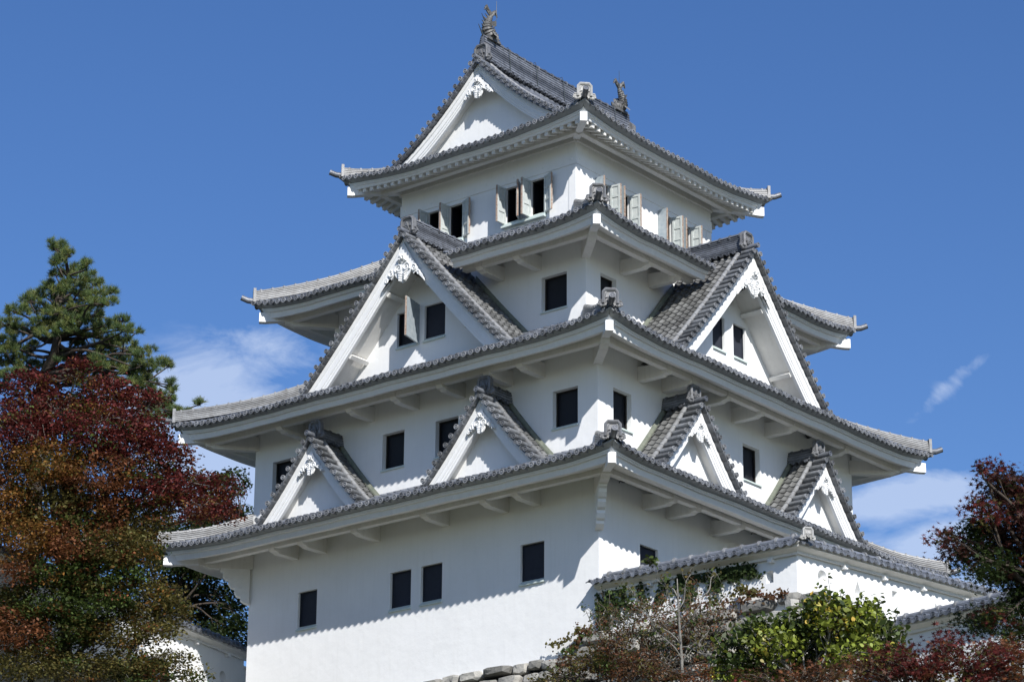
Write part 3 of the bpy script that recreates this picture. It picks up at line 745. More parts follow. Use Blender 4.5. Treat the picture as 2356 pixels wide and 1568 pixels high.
# big gables on the second roof
for i in (0, 1):
    fr = FRS[1][i]; sc = 7.3 if i == 0 else 7.25
    hl = [(6.36, 7.28, 16.10, 17.38), (7.50, 8.50, 16.10, 17.38)] if i == 0 else [(6.38, 7.10, 16.12, 17.37), (7.62, 8.36, 16.12, 17.37)]
    zf = zline(19.66, 14.35, 4.85, .12)
    g = gable(fr, sc, 1.34, .06, -3.35, 4.85, 14.35, 19.66, zf, 14.8, barge=.52, pend=1.0, big=True, oni=.62, ridge=(.18, .62, 8), holes=hl, purl=((.95, -1), (.95, 1), (2.6, -1), (2.6, 1)), tm=1, flash=False,
              skipo=lambda x, o: (o < -1.52 and x > .0 and (zline(19.66, 14.35, 4.85, .12)(x) < 18.6)))
    # flashing against the third storey wall
    for sg in (-1, 1): mb = MB(); sweep(mb, lambda t, p, sg=sg: fr.P(sc+sg*t, p[0], zf(t)+p[1]), [1.0+j*.25 for j in range(15)], [(-1.50, .02), (-1.42, .02), (-1.42, .10), (-1.46, .22), (-1.50, .22)]); mb.build('wall_flashing', [FLSH], g)
    f2 = Fr(fr.P(0, .06, 0)[:2], fr.s[:2], fr.o[:2], fr.L)
    for j, h in enumerate(hl):
        wn = window(f2, h[0], h[1], h[2], h[3], 'dark' if (i == 0 and j == 1) else 'screen', depth=.15)
        if i == 0 and j == 1: shutter(wn, f2, h[0]+.02, 1, 104, h[2]-.02, h[3]+.10, .95)
# top gables
for i in (0, 2):
    fr = FRS[3][i]
    zt = lambda x: z4(HX-x)
    gable(fr, 4.0, .72, .02 if i == 0 else .02, -3, 4.72, z4(RK), ZR, zt, 24.2, tiles=False, barge=.46, pend=.80, oni=.66, ridgelen=-1, tm=0, flash=False, tube_o=.62)
# main ridge
mb = MB(); xr = x0-4.0; ya, yb = 3.30, 12.05
ridge_run(mb, [(xr, ya+(yb-ya)*q/10, ZR+.02+.10*abs(q/5-1)**2.5) for q in range(11)], .23, .92, 9, .11, 0, disc=True)
mb.build('main_ridge', [TILE], R4)
for y in (4.6, 6.2, 7.8, 9.4, 11.0):      # iron straps
    mb = MB(); mb.tube([(xr+.25, y, ZR+.1), (xr+.20, y, ZR+.85), (xr+.12, y, ZR+1.08), (xr-.12, y, ZR+1.08), (xr-.25, y, ZR+.1)], .014, 5); mb.build('ridge_strap', [IRON], R4)
# ---- fish finials
def fish(y, sg):
    mb = MB(); b = np.array([xr, y, ZR+1.04]); a = np.array([0, sg, 0.]); z = np.array([0, 0, 1.]); t = np.array([1., 0, 0])
    def Q(p, q, r=0.): return b+(a*p+z*q+t*r)*1.08
    body = [(.34, .10), (.24, .14), (.10, .15), (-.06, .22), (-.16, .36), (-.18, .52), (-.12, .68), (-.03, .82), (.03, .94)]
    rad = [.10, .20, .25, .26, .24, .20, .16, .12, .08]
    bb = np.array(body); tt = np.linspace(0, 8, 49); bx = np.interp(tt, range(9), bb[:, 0]); bz = np.interp(tt, range(9), bb[:, 1]); br_ = np.interp(tt, range(9), rad)
    mb.tube([Q(bx[j], bz[j]) for j in range(49)], [br_[j]*.86*(1+(.13 if j % 3 == 0 else (.04 if j % 3 == 1 else -.05))) for j in range(49)], 10, 0, up=t, sq=.9)
    # snout, brow, whiskers
    mb.tube([Q(.30, .10), Q(.42, .17), Q(.47, .24)], [.10, .07, .03], 7); mb.tube([Q(.28, .02), Q(.42, .02), Q(.48, .06)], [.09, .06, .03], 7)
    for s_ in (-1, 1):
        mb.tube([Q(.22, .26, s_*.10), Q(.27, .31, s_*.12)], [.05, .03], 7)
        mb.prism([Q(.02, .20, s_*.16), Q(.10, .10, s_*.30), Q(-.06, -.02, s_*.42), Q(-.16, .10, s_*.30), Q(-.12, .22, s_*.18)], z*.03)
        mb.prism([Q(-.10, .50, s_*.12), Q(-.02, .46, s_*.26), Q(-.06, .62, s_*.30), Q(-.14, .64, s_*.14)], a*.03)
        for k_ in range(3): mb.tube([Q(.02-.06*k_, .18+.09*k_, s_*.15), Q(.08-.06*k_, .26+.09*k_, s_*.20), Q(.04-.06*k_, .34+.09*k_, s_*.16)], [.02, .035, .015], 5)
    # back spines
    for (p, q) in ((-.20, .10), (-.30, .22), (-.34, .38), (-.33, .52), (-.26, .68), (-.16, .82)):
        mb.prism([Q(p+.10, q+.08, -.012), Q(p-.12, q+.10, -.012), Q(p+.08, q-.03, -.012)], t*.024)
    # forked tail, ribbed
    for s_, tip in ((1, (.34, 1.20)), (-1, (-.30, 1.24))):
        for k_ in range(3):
            off = (k_-1)*.05
            mb.tube([Q(.03, .90), Q(.05+s_*.10, 1.06+off*.6), Q(tip[0]*.8+off*.4*s_, tip[1]-.04-off), Q(tip[0]+off*.5*s_, tip[1]-.12-off*1.6)], [.06, .07, .055, .02], 6, sq=.6)
        mb.prism([Q(.0, .92, -.02), Q(s_*.12, .98, -.02), Q(tip[0], tip[1]-.10, -.02), Q(tip[0]*.7, tip[1]+.04, -.02), Q(.02, 1.08, -.02)], t*.04)
    mb.prism([Q(-.30, -.04, -.2), Q(.40, -.04, -.2), Q(.34, .05, -.2), Q(-.24, .05, -.2)], t*.4)
    o = mb.build('fish_finial', [BRZ], R4, smooth=40)
    mb = MB(); mb.tube([Q(-.02, .6, .14), Q(.14, .82, .16), Q(.18*1, 1.0, .12), Q(.18, 1.52, .12)], [.012, .012, .012, .007], 5)
    if sg > 0:
        mb.tube([Q(-.35, .02, 0), Q(-.62, .40, 0)], [.035, .012], 5); mb.tube([Q(-.2, .5, 0), Q(-.46, .86, 0)], [.03, .010], 5)
    mb.build('lightning_rod', [IRON], o)
fish(3.72, 1); fish(11.55, -1)

# ================================================================ surroundings
def hitplane(px, py, P0, n):
    v = ray(px, py); return CAM+v*(((np.array(P0)-CAM)@np.array(n))/(v@np.array(n)))
def hill(x, y):
    D = math.hypot(x-CAM[0], y-CAM[1]); h = -17.8+.246*D
    r = math.hypot(x+7, y-8); pl = -.4
    if r > 45: pl = -.4-(r-45)*.35
    return max(min(h, pl), -18.5)+.25*math.sin(x*.31)*math.cos(y*.27)
mb = MB(); RR = [-6000, -2500, -1000, -400, -200]+[-130+6*j for j in range(45)]+[200, 400, 1000, 2500, 6000]
mb.grid([[(x, y, hill(x, y)) for x in RR] for y in RR], 0, .5)
tag(mb.build('ground', [GROUND], None, smooth=True), None, None, kind='structure')
# ---------------------------------------------------------------- stone walls
def stones(mb, P0, u, n, L, H, bat, cap_noise=.12, seed=1, smin=.35, smax=.95, topf=None):
    """dry stone facing: P0 top edge start, u along, n outward, H height downwards, bat outward per metre down"""
    rd = random.Random(seed); P0 = np.array(P0, float); u = np.array(u, float); n = np.array(n, float); z = np.array([0, 0, 1.])
    def Q(a, d, c): return P0+u*a-z*d+n*(bat*d+c)
    mb.poly([Q(0, .25, -.30), Q(L, .25, -.30), Q(L, H, -.30), Q(0, H, -.30)], 1, .5)
    d = 0.
    while d < H:
        h = rd.uniform(.30, .55); a = -rd.uniform(0, .5)
        while a < L:
            w_ = rd.uniform(smin, smax)*(1.0+.25*(rd.random() < .15)); hh = h*rd.uniform(.85, 1.12)
            off = rd.uniform(-.05, .05); top = d+rd.uniform(-.03, .05)
            if d == 0: top = d+rd.uniform(-cap_noise, cap_noise)
            cx, cz = a+w_/2, top+hh/2; npt = rd.choice((7, 8, 9)); out = []
            for k in range(npt):
                q = 2*math.pi*(k+rd.uniform(-.25, .25))/npt; cc, ss = math.cos(q), math.sin(q)
                sx = abs(cc)**.45*(1 if cc > 0 else -1); sz = abs(ss)**.45*(1 if ss > 0 else -1)
                out.append((cx+sx*w_*.49*rd.uniform(.9, 1.03), cz+sz*hh*.49*rd.uniform(.88, 1.05)))
            aa = rd.random(); dep = rd.uniform(.04, .15)
            A = [mb.V(Q(x, y, -.28)) for x, y in out]; B = [mb.V(Q(x, y, off-.04)) for x, y in out]
            C_ = [mb.V(Q(cx+(x-cx)*rd.uniform(.62, .82), cz+(y-cz)*rd.uniform(.62, .82), off+dep*rd.uniform(.6, 1.2))) for x, y in out]
            c0 = mb.V(Q(cx+rd.uniform(-.1, .1)*w_, cz+rd.uniform(-.1, .1)*hh, off+dep*rd.uniform(.7, 1.5)))
            for k in range(npt):
                j = (k+1) % npt; mb.F((A[k], A[j], B[j], B[k]), 0, aa); mb.F((B[k], B[j], C_[j], C_[k]), 0, aa); mb.F((C_[k], C_[j], c0), 0, aa)
            a += w_*1.01
        d += h*.98
mb = MB(); stones(mb, (-15.6, -.16, 4.36), (1, 0, 0), (0, -1, 0), 15.4, 5.6, .16, .05, 3, .45, 1.05)
kb = tag(mb.build('stone_base', [STONE, DARK]), 'rough grey and tan stone base under the long left wall of the keep', 'stone wall')
# ---------------------------------------------------------------- tiled plaster walls
def patch(mb, fr, rect, hole, depth, z_off=0, dark=True):
    a, b, c, d = rect; cx = sum(p[0] for p in hole)/len(hole); cz = sum(p[1] for p in hole)/len(hole); n = len(hole)
    outer = []
    for (x, z) in hole:
        dx, dz = x-cx, z-cz; t = 1e9
        if dx > 1e-9: t = min(t, (b-cx)/dx)
        if dx < -1e-9: t = min(t, (a-cx)/dx)
        if dz > 1e-9: t = min(t, (d-cz)/dz)
        if dz < -1e-9: t = min(t, (c-cz)/dz)
        outer.append((cx+dx*t, cz+dz*t))
    for j in range(n):
        k = (j+1) % n; mb.poly([fr.P(hole[j][0], 0, hole[j][1]), fr.P(hole[k][0], 0, hole[k][1]), fr.P(outer[k][0], 0, outer[k][1]), fr.P(outer[j][0], 0, outer[j][1])], 0, .5)
        # corner filler
        q, r_ = outer[j], outer[k]
        for cnr in ((a, c), (a, d), (b, c), (b, d)):
            on = lambda p: abs(p[0]-cnr[0]) < 1e-6 or abs(p[1]-cnr[1]) < 1e-6
            if on(q) and on(r_) and not (abs(q[0]-r_[0]) < 1e-6 or abs(q[1]-r_[1]) < 1e-6): mb.poly([fr.P(q[0], 0, q[1]), fr.P(r_[0], 0, r_[1]), fr.P(cnr[0], 0, cnr[1])], 0, .5)
        sc_ = .55
        h0, h1 = hole[j], hole[k]; g0 = (cx+(h0[0]-cx)*sc_, cz+(h0[1]-cz)*sc_); g1 = (cx+(h1[0]-cx)*sc_, cz+(h1[1]-cz)*sc_)
        mb.poly([fr.P(h0[0], 0, h0[1]), fr.P(h1[0], 0, h1[1]), fr.P(g1[0], -depth, g1[1]), fr.P(g0[0], -depth, g0[1])], 0, .5)
    mb.poly([fr.P(cx+(h[0]-cx)*.56, -depth+.005, cz+(h[1]-cz)*.56) for h in hole], 1, .5)
def circ(s, z, r, n=24): return [(s+r*math.cos(2*math.pi*(k+.5)/n), z+r*math.sin(2*math.pi*(k+.5)/n)) for k in range(n)]
def subdiv(pts, m=6):
    o = []
    for i in range(len(pts)):
        a, b = pts[i], pts[(i+1) % len(pts)]
        for k in range(m): o.append((a[0]+(b[0]-a[0])*k/m, a[1]+(b[1]-a[1])*k/m))
    return o
def tri(s, z, w_, h): return subdiv([(s-w_, z-h), (s+w_, z-h), (s, z+h)])
def sq(s, z, w_, h): return subdiv([(s-w_, z-h), (s+w_, z-h), (s+w_, z+h), (s-w_, z+h)])
def roofed_wall(parent, fr, L, zb, ze, holes, th=.55, ends=(0., 0.), pitch=.30, per=.30, props=(), mitre=0., mitre1=0., rs=(0., 0.)):
    """zb wall foot, ze tile edge height; wall face at o = 0, tile edge at o = .45"""
    mb = MB(); zt = ze-.16; cells = []
    holes = sorted(holes, key=lambda h: h[0])
    s = 0.
    for (cx, cz, poly, rad) in holes:
        a, b = cx-rad, cx+rad; mb.poly([fr.P(s, 0, zb), fr.P(a, 0, zb), fr.P(a, 0, zt), fr.P(s, 0, zt)], 0, .5)
        mb.poly([fr.P(a, 0, zb), fr.P(b, 0, zb), fr.P(b, 0, cz-rad), fr.P(a, 0, cz-rad)], 0, .5); mb.poly([fr.P(a, 0, cz+rad), fr.P(b, 0, cz+rad), fr.P(b, 0, zt), fr.P(a, 0, zt)], 0, .5)
        patch(mb, fr, (a, b, cz-rad, cz+rad), poly, .30); s = b
    mb.poly([fr.P(s, 0, zb), fr.P(L, 0, zb), fr.P(L, 0, zt), fr.P(s, 0, zt)], 0, .5)
    mb.poly([fr.P(0, -th, zb), fr.P(L, -th, zb), fr.P(L, -th, zt), fr.P(0, -th, zt)], 0, .5)
    for e_ in (0, L): mb.poly([fr.P(e_, 0, zb), fr.P(e_, -th, zb), fr.P(e_, -th, zt), fr.P(e_, 0, zt)], 0, .5)
    mb.build('wall', [PL, DARK], parent)
    # boards under the tiles
    mb = MB()
    for sgn in (1, -1):
        og = (lambda o: o) if sgn == 1 else (lambda o: -th-o)
        pr = [(.0, -.16), (.06, -.30), (.10, -.30), (.10, -.22), (.30, -.14), (.33, -.14), (.33, -.08), (.40, -.05), (.40, -.01), (.0, .05)]
        G = []
        for q in (0, 1): G.append([fr.P((-o*mitre if sgn == 1 else 0) if q == 0 else (L+o*mitre1 if sgn == 1 else L), og(o), ze+z) for o, z in pr])
        mb.grid(G, 0, .5, closed=True)
    mb.build('eave_board', [SOF], parent)
    for s_ in props:
        mb = MB(); fr.box(mb, s_-.07, s_+.07, .0, .17, ze-.40, ze-.29, 0); mb.build('bracket', [PLT], parent)
    # tiles
    mb = MB(); run = .45+th/2; rise = run*pitch
    for sgn in (1, -1):
        def pos(s, d, sgn=sgn): o = .45-d; return fr.P(s, o if sgn == 1 else -th-o, ze+.0+rise*d/run)
        slo = (lambda d: -(.45-d)*mitre-ends[0]) if sgn == 1 else (lambda d: (.45-d+th)*mitre*0-ends[0])
        tile_field(mb, slo, (lambda d: L+ends[1]+(.45-d)*mitre1) if sgn == 1 else (lambda d: L+ends[1]), pos, run, per=per, course=.24, fine=sgn == 1)
        k0 = int(math.ceil((-.45*mitre-ends[0])/per)); k1 = int((L+ends[1]+.45*mitre1*(sgn == 1))/per)
        for kk in range(k0, k1):
            s_ = (kk+.83)*per; mb.disc(fr.P(s_, .47 if sgn == 1 else -th-.47, ze), fr.o*sgn, .075, .2, 10, 0)
            if sgn == 1:
                n = 6; pts = [((kk+f_/(n-1)*.74)*per, ze-.035*math.sin(math.pi*f_/(n-1))) for f_ in range(n)]
                mb.grid([[fr.P(a, .44, z+.02) for a, z in pts], [fr.P(a, .465, z) for a, z in pts], [fr.P(a, .47, z-.05-.045*math.sin(math.pi*j/(n-1))) for j, (a, z) in enumerate(pts)], [fr.P(a, .36, z-.07) for a, z in pts]], 0)
    rf = mb.build('roof', [TILE], parent, smooth=35)
    mb = MB(); zr = ze+rise
    path = [fr.P(-ends[0]+rs[0], -th/2, zr), fr.P(L/2, -th/2, zr), fr.P(L+ends[1]-rs[1], -th/2, zr)]
    ridge_run(mb, path, .14, .10, 2, .095, 0, bands=0)
    s = .2
    while s < L: mb.tube([fr.P(s-.035, -th/2, zr+.10), fr.P(s+.035, -th/2, zr+.10)], .135, 12, 1); s += .62
    mb.build('ridge', [TILE, TILL], rf, smooth=35)
FC = np.array([7.26, 0.0, 0.]); FW = thing('boundary_wall', 'white plaster boundary wall with grey tiled top turning a corner before the keep', 'wall', (7.26, 0, 4.8))
fL = Fr((0.02, 0.0), (1, 0), (0, -1), 7.24)
ndir = (.987, -.162); fR = Fr((7.26, 0.0), (.162, .987), ndir, 17)
ZW = 6.47
roofed_wall(FW, fL, 7.24, 4.3, 6.42, [(.95, 5.50, sq(.95, 5.50, .11, .17), .24), (2.28, 5.55, circ(2.28, 5.55, .19), .24), (5.20, 5.42, tri(5.2, 5.42, .15, .20), .26), (6.28, 5.62, sq(6.28, 5.62, .13, .18), .26)], ends=(.2, .0), props=(2.0, 4.4, 6.4), mitre1=.85, rs=(0., .22))
roofed_wall(FW, fR, 15.5, 4.3, 6.45, [(1.10, 5.68, circ(1.10, 5.68, .20), .28), (2.66, 5.62, tri(2.66, 5.62, .18, .21), .28), (4.34, 5.64, sq(4.34, 5.64, .12, .19), .28), (6.25, 5.62, tri(6.25, 5.62, .17, .20), .28), (8.1, 5.64, sq(8.1, 5.64, .12, .19), .28)], ends=(.0, .2), props=(2.0, 3.8, 5.6, 7.6, 9.6), mitre=.85, rs=(.24, 0.))
mb = MB(); cdir = np.array([1, -.62, 0])/np.linalg.norm([1, -.62, 0]); cpt = np.array([7.05, .26, 6.66])
ridge_run(mb, [cpt, cpt+cdir*.40+[0, 0, -.10], cpt+cdir*.86+[0, 0, -.20]], .09, .07, 2, .08, 0, bands=0); mb.build('hip_ridge', [TILE], FW)
ridge_end_tile(FW, cpt+cdir*.90+[0, 0, -.16], cdir[:2], .36, ORNW)
mb = MB()
stones(mb, (-.3, -.14, 4.93), (1, 0, 0), (0, -1, 0), 7.7, 7, .22, .12, 11, .5, 1.2)
stones(mb, (7.36, -.16, 4.82), (.162, .987, 0), (.987, -.162, 0), 16, 7, .22, .10, 12, .5, 1.2)
sb = tag(mb.build('stone_base', [STONE, DARK]), 'grey boulder footing below the loopholed boundary wall, half hidden by shrubs', 'stone wall')
# lower wall running out to the right
LW0 = at(2062, 1441, 81.0); fW = Fr((LW0[0], LW0[1]), (.987, -.156), (-.156, -.987), 15)
LW = thing('boundary_wall', 'lower tiled wall in shade at the right edge below the loopholed wall', 'wall', (LW0[0], LW0[1], LW0[2]-2))
roofed_wall(LW, fW, 15, LW0[2]-3, LW0[2]-.02, [], ends=(.1, .1), th=.5)
mb = MB(); stones(mb, fW.P(0, .12, LW0[2]-2.0), fW.s, fW.o, 15, 5.5, .12, .1, 21, .5, 1.1); mb.build('stone_base', [STONE, DARK], LW)
# wall behind the maple at the left
BW0 = at(562, 1500, 99.5); fB = Fr((BW0[0]-.211*-1*0, BW0[1]), (.211, -.977), (.977, .211), 16)
BW = thing('boundary_wall', 'white wall with tiled top behind the big maple at left', 'wall', (BW0[0], BW0[1], BW0[2]-2))
roofed_wall(BW, fB, 16, BW0[2]-4.2, BW0[2]-.02, [(1.35, BW0[2]-1.15, circ(1.35, BW0[2]-1.15, .2), .3)], ends=(.1, .1), th=.5, props=(1.2, 3.2))
mb = MB(); stones(mb, fB.P(-1.5, .12, BW0[2]-4.0), fB.s, fB.o, 17.6, 6, .12, .1, 22, .5, 1.1); mb.build('stone_base', [STONE, DARK], BW)
mb = MB(); fB.box(mb, -1.3, -.02, -.35, -.1, BW0[2]-4.2, BW0[2]-.55); fB.box(mb, -1.4, .02, -.45, 0.0, BW0[2]-.55, BW0[2]-.47); tag(mb.build('low_wall', [PL]), 'short low white wall piece filling the gap beside the keep', 'wall')
# dark timber hut roof below the maple
H0 = at(372, 1548, 86); HT = thing('gate_hut', 'dark timber hut roof half hidden under the maple at lower left', 'hut', tuple(H0-[0, 0, 2]))
fH = Fr((H0[0], H0[1]), (-.777, -.629), (.629, -.777), 4)
mb = MB(); mb.prism([fH.P(.0, .5, H0[2]), fH.P(0, -1.2, H0[2]+.75), fH.P(0, -2.9, H0[2]), fH.P(0, -2.9, H0[2]-.1), fH.P(0, -1.2, H0[2]+.63), fH.P(0, .5, H0[2]-.1)], fH.s*4.4); mb.build('roof', [HUTW], HT)
for s_ in (.4, 2.2, 4.0):
    mb = MB(); fH.box(mb, s_-.08, s_+.08, .0, .16, H0[2]-4, H0[2]+.15); mb.build('post', [HUTW], HT)
mb = MB(); fH.box(mb, .1, 4.3, -.3, -.2, H0[2]-4, H0[2]+.2); mb.build('wall', [PL], HT)
mb = MB(); fH.box(mb, .1, 4.3, .02, .14, H0[2]-.75, H0[2]-.6); mb.build('beam', [HUTW], HT)
# ================================================================ plants
def leaf_mat(name, rough=.55, trans=.3, spec=.16):
    m = bpy.data.materials.new(name); m.use_nodes = True; t = m.node_tree; b = t.nodes['Principled BSDF']
    a = t.nodes.new('ShaderNodeAttribute'); a.attribute_name = 'c'; t.links.new(a.outputs['Color'], b.inputs['Base Color'])
    b.inputs['Roughness'].default_value = rough; b.inputs['Specular IOR Level'].default_value = spec
    tr = t.nodes.new('ShaderNodeBsdfTranslucent'); mx_ = t.nodes.new('ShaderNodeMixShader'); mx_.inputs[0].default_value = trans
    vm = t.nodes.new('ShaderNodeVectorMath'); vm.operation = 'SCALE'; vm.inputs['Scale'].default_value = 1.5; t.links.new(a.outputs['Color'], vm.inputs[0]); t.links.new(vm.outputs[0], tr.inputs['Color'])
    t.links.new(b.outputs[0], mx_.inputs[1]); t.links.new(tr.outputs[0], mx_.inputs[2]); t.links.new(mx_.outputs[0], t.nodes['Material Output'].inputs[0])
    return m
LEAF = leaf_mat('leaf'); GLOSS = leaf_mat('glossy_leaf', .45, .22, .35); NEED = leaf_mat('needle', .5, .15, .3)
SH = {'quad': [(-.5, 0), (0, -.32), (.5, 0), (0, .32)],
      'star': [(-.45, -.05), (-.1, -.10), (-.25, -.5), (.06, -.16), (.30, -.48), (.16, -.08), (.62, .0), (.16, .08), (.30, .48), (.06, .16), (-.25, .5), (-.1, .10)],
      'heart': [(-.5, 0), (-.35, -.30), (.0, -.36), (.32, -.18), (.55, 0), (.32, .18), (.0, .36), (-.35, .30)]}
def leaves(name, parent, C, Nn, S, Cc, shape, material, T=None, kind=None, fold=.12):
    n = len(C); sh = np.array(SH[shape]); k = len(sh)
    Nn = Nn/np.linalg.norm(Nn, axis=1, keepdims=True)
    R = RNG.normal(size=(n, 3)) if T is None else T
    U = R-Nn*np.sum(R*Nn, 1, keepdims=True); U /= np.linalg.norm(U, axis=1, keepdims=True)+1e-9; V = np.cross(Nn, U)
    P = C[:, None, :]+S[:, None, None]*(sh[None, :, 0, None]*U[:, None, :]+sh[None, :, 1, None]*V[:, None, :]+(np.abs(sh[:, 1])*fold*2-.2*fold)[None, :, None]*Nn[:, None, :])
    me = bpy.data.meshes.new(name); me.vertices.add(n*k); me.vertices.foreach_set('co', P.reshape(-1).astype(np.float32))
    me.loops.add(n*k); me.loops.foreach_set('vertex_index', np.arange(n*k, dtype=np.int32))
    me.polygons.add(n); me.polygons.foreach_set('loop_start', np.arange(0, n*k, k, dtype=np.int32))
    me.update(calc_edges=True)
    at_ = me.attributes.new('c', 'FLOAT_COLOR', 'FACE'); at_.data.foreach_set('color', np.concatenate([np.clip(Cc, 0, 1), np.ones((n, 1))], 1).reshape(-1).astype(np.float32))
    me.materials.append(material); o = bpy.data.objects.new(name, me); COL.objects.link(o)
    if parent is not None: o.parent = parent; o.matrix_parent_inverse = Matrix.Translation(-Vector(ROOTLOC[parent.name]))
    ROOTLOC[o.name] = (0, 0, 0)
    if kind: o['kind'] = kind
    return o
def pnoise(P, f, ph=0.): return (np.sin(P[:, 0]*f+ph+1.3*np.sin(P[:, 1]*f*.7+ph))+np.sin(P[:, 1]*f*1.1+2.1*ph+1.1*np.sin(P[:, 2]*f*.8))+np.sin(P[:, 2]*f*1.3+.7*ph+1.2*np.sin(P[:, 0]*f*.9)))/3
PALS = {'red': [(.095, .019, .019), (.15, .034, .028), (.06, .016, .014)], 'rust': [(.16, .062, .030), (.11, .050, .026), (.20, .078, .030)], 'orange': [(.21, .105, .026), (.16, .11, .026), (.19, .070, .026)], 'plum': [(.065, .030, .027), (.048, .040, .022), (.105, .030, .030)],
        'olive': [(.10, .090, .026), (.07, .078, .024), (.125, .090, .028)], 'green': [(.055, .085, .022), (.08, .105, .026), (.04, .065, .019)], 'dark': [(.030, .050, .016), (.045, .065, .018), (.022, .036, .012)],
        'brown': [(.10, .055, .028), (.075, .055, .024), (.12, .045, .026)], 'lime': [(.24, .28, .035), (.16, .20, .03), (.10, .13, .025)], 'yellow': [(.42, .38, .05), (.32, .30, .05), (.5, .30, .06)]}
def colour(pal, n):
    p = np.array(PALS[pal]); w_ = RNG.dirichlet((1, 1, 1), n); c = w_@p; return c*RNG.uniform(.75, 1.25, (n, 1))
def crown(name, parent, clusters, size, shape, material, density, padr=.42, thick=.10, droop=.25, nz=1.0, mixp=None, depth_r=1.0, twigs=None, sunk=.5):
    """clusters (px, py, rx, ry, palette, distance): sprays of leaves in flat pads scattered through each lump of the crown"""
    C, Nn, Cc, tips = [], [], [], []
    for cl_ in clusters:
        px, py, rx, ry, pal, dep = cl_[:6]; c = at(px, py, dep); mpp = dep/FPX; a, b = rx*mpp, ry*mpp; dd = max(a, b)*depth_r
        npad = max(3, int(density*a*b*18*2.6)); 
        for _ in range(npad):
            q = RNG.normal(size=3); q /= np.linalg.norm(q); q *= RNG.uniform(sunk, 1.)**.6
            pc = c+RGT*q[0]*a+np.array([0, 0, 1.])*q[1]*b+FWD*q[2]*dd
            pr = padr*RNG.uniform(.6, 1.3); m_ = int(46*(pr/.42)**2*RNG.uniform(.7, 1.2)*(.1/size)**1.35)+4
            rr = np.sqrt(RNG.uniform(0, 1, m_))*pr; an = RNG.uniform(0, 2*math.pi, m_)
            P = np.stack([rr*np.cos(an), rr*np.sin(an), RNG.normal(0, thick, m_)-droop*rr*rr/pr], 1)+pc
            C.append(P); nn = RNG.normal(0, .55, (m_, 3)); nn[:, 2] += nz; Nn.append(nn)
            p_ = pal
            if mixp and RNG.random() < .22: p_ = mixp[RNG.integers(len(mixp))]
            Cc.append(colour(p_, m_)*RNG.uniform(.6, 1.3)); tips.append((pc, c))
    C = np.concatenate(C); Nn = np.concatenate(Nn); Cc = np.concatenate(Cc); n = len(C)
    o = leaves(name, parent, C, Nn, size*RNG.uniform(.65, 1.25, n), Cc, shape, material)
    return o, tips, n
def limb(mb, A, B, r0, r1, sag=.1, n=7, seg=6):
    A = np.array(A, float); B = np.array(B, float); L = np.linalg.norm(B-A); k1, k2 = RNG.normal(0, .07*L, 3), RNG.normal(0, .05*L, 3)
    pts = [A+(B-A)*t+k1*math.sin(math.pi*t)+k2*math.sin(2*math.pi*t)+np.array([0, 0, sag*L*math.sin(math.pi*t)]) for t in [j/(n-1) for j in range(n)]]
    mb.tube(pts, [r0+(r1-r0)*(j/(n-1))**.8 for j in range(n)], seg); return pts
def gnd(px, dep):
    P = at(px, 1500, dep); return np.array([P[0], P[1], hill(P[0], P[1])-.15])
def tree(name, label, cat, base, fork, clusters, size, shape, density, bark, group=None, r0=.25, twig=.25, **kw):
    t = thing(name, label, cat, tuple(base), group)
    cr, tips, n = crown('crown', t, clusters, size, shape, kw.pop('material', LEAF), density, **kw)
    mb = MB(); base = np.array(base, float); fork = np.array(fork, float); tp = limb(mb, base, fork, r0, r0*.7, 0, 9, 10); tk = mb.build('trunk', [bark], t, smooth=True)
    mb = MB(); cen = {}
    for pc, c in tips: cen.setdefault(tuple(np.round(c, 3)), []).append(pc)
    for c, ps in cen.items():
        c = np.array(c); L = np.linalg.norm(c-fork); s0 = fork if c[2] > fork[2]-1 else (base+fork)/2
        pts = limb(mb, s0, c, min(r0*.5, .05+.02*L), .022, .06, 9, 6)
        for p in ps:
            if RNG.random() < twig: q = pts[RNG.integers(4, 9)]; limb(mb, q, p, .018, .006, .05, 5, 4)
    mb.build('limbs', [bark], t, smooth=True)
    return t, n
NL = []
d0 = 88.
M1 = [(180,850,32,30,'red',0),(60,885,60,36,'red',1),(25,950,50,40,'red',0),(235,905,60,38,'red',1),(130,945,85,50,'red',0),(320,935,55,45,'red',1),(345,1000,48,38,'red',0),(235,985,100,55,'red',-1),(60,990,80,55,'red',-1),(300,1030,90,52,'red',-1),(395,1050,42,36,'red',0),
      (420,1115,80,38,'red',1),(495,1120,52,32,'red',1),(450,1160,80,32,'red',0),(520,1165,36,24,'red',1),
      (110,1060,90,50,'orange',-2),(20,1080,50,50,'rust',-1),(230,1085,95,50,'rust',-2),(330,1120,85,50,'red',-1),(30,1160,60,55,'orange',-2),(140,1160,90,50,'olive',-2),(220,1170,80,40,'rust',-2),(310,1195,70,45,'olive',-1),(80,1235,80,50,'orange',-3),(200,1240,90,45,'rust',-3),(260,1250,80,42,'olive',-3),
      (35,1310,45,26,'rust',-4),(130,1300,90,45,'green',-3),(225,1310,85,50,'green',-3),(310,1290,50,40,'olive',-2),(335,1245,40,30,'olive',-1),(100,1370,100,50,'green',-3),(210,1380,100,55,'green',-3),(330,1370,80,50,'olive',-2),(395,1400,40,36,'olive',-2),
      (40,1440,70,45,'rust',-4),(150,1445,90,45,'green',-3),(260,1450,90,36,'olive',-3),(350,1450,55,30,'olive',-3),(60,1520,90,38,'olive',-4),(180,1530,90,30,'olive',-4),(290,1520,60,30,'olive',-4),(380,1520,52,30,'olive',-4),(440,1552,28,18,'olive',-4),(20,1200,40,60,'orange',-2),(10,1400,50,60,'olive',-3),(330,1555,70,20,'green',-4)]
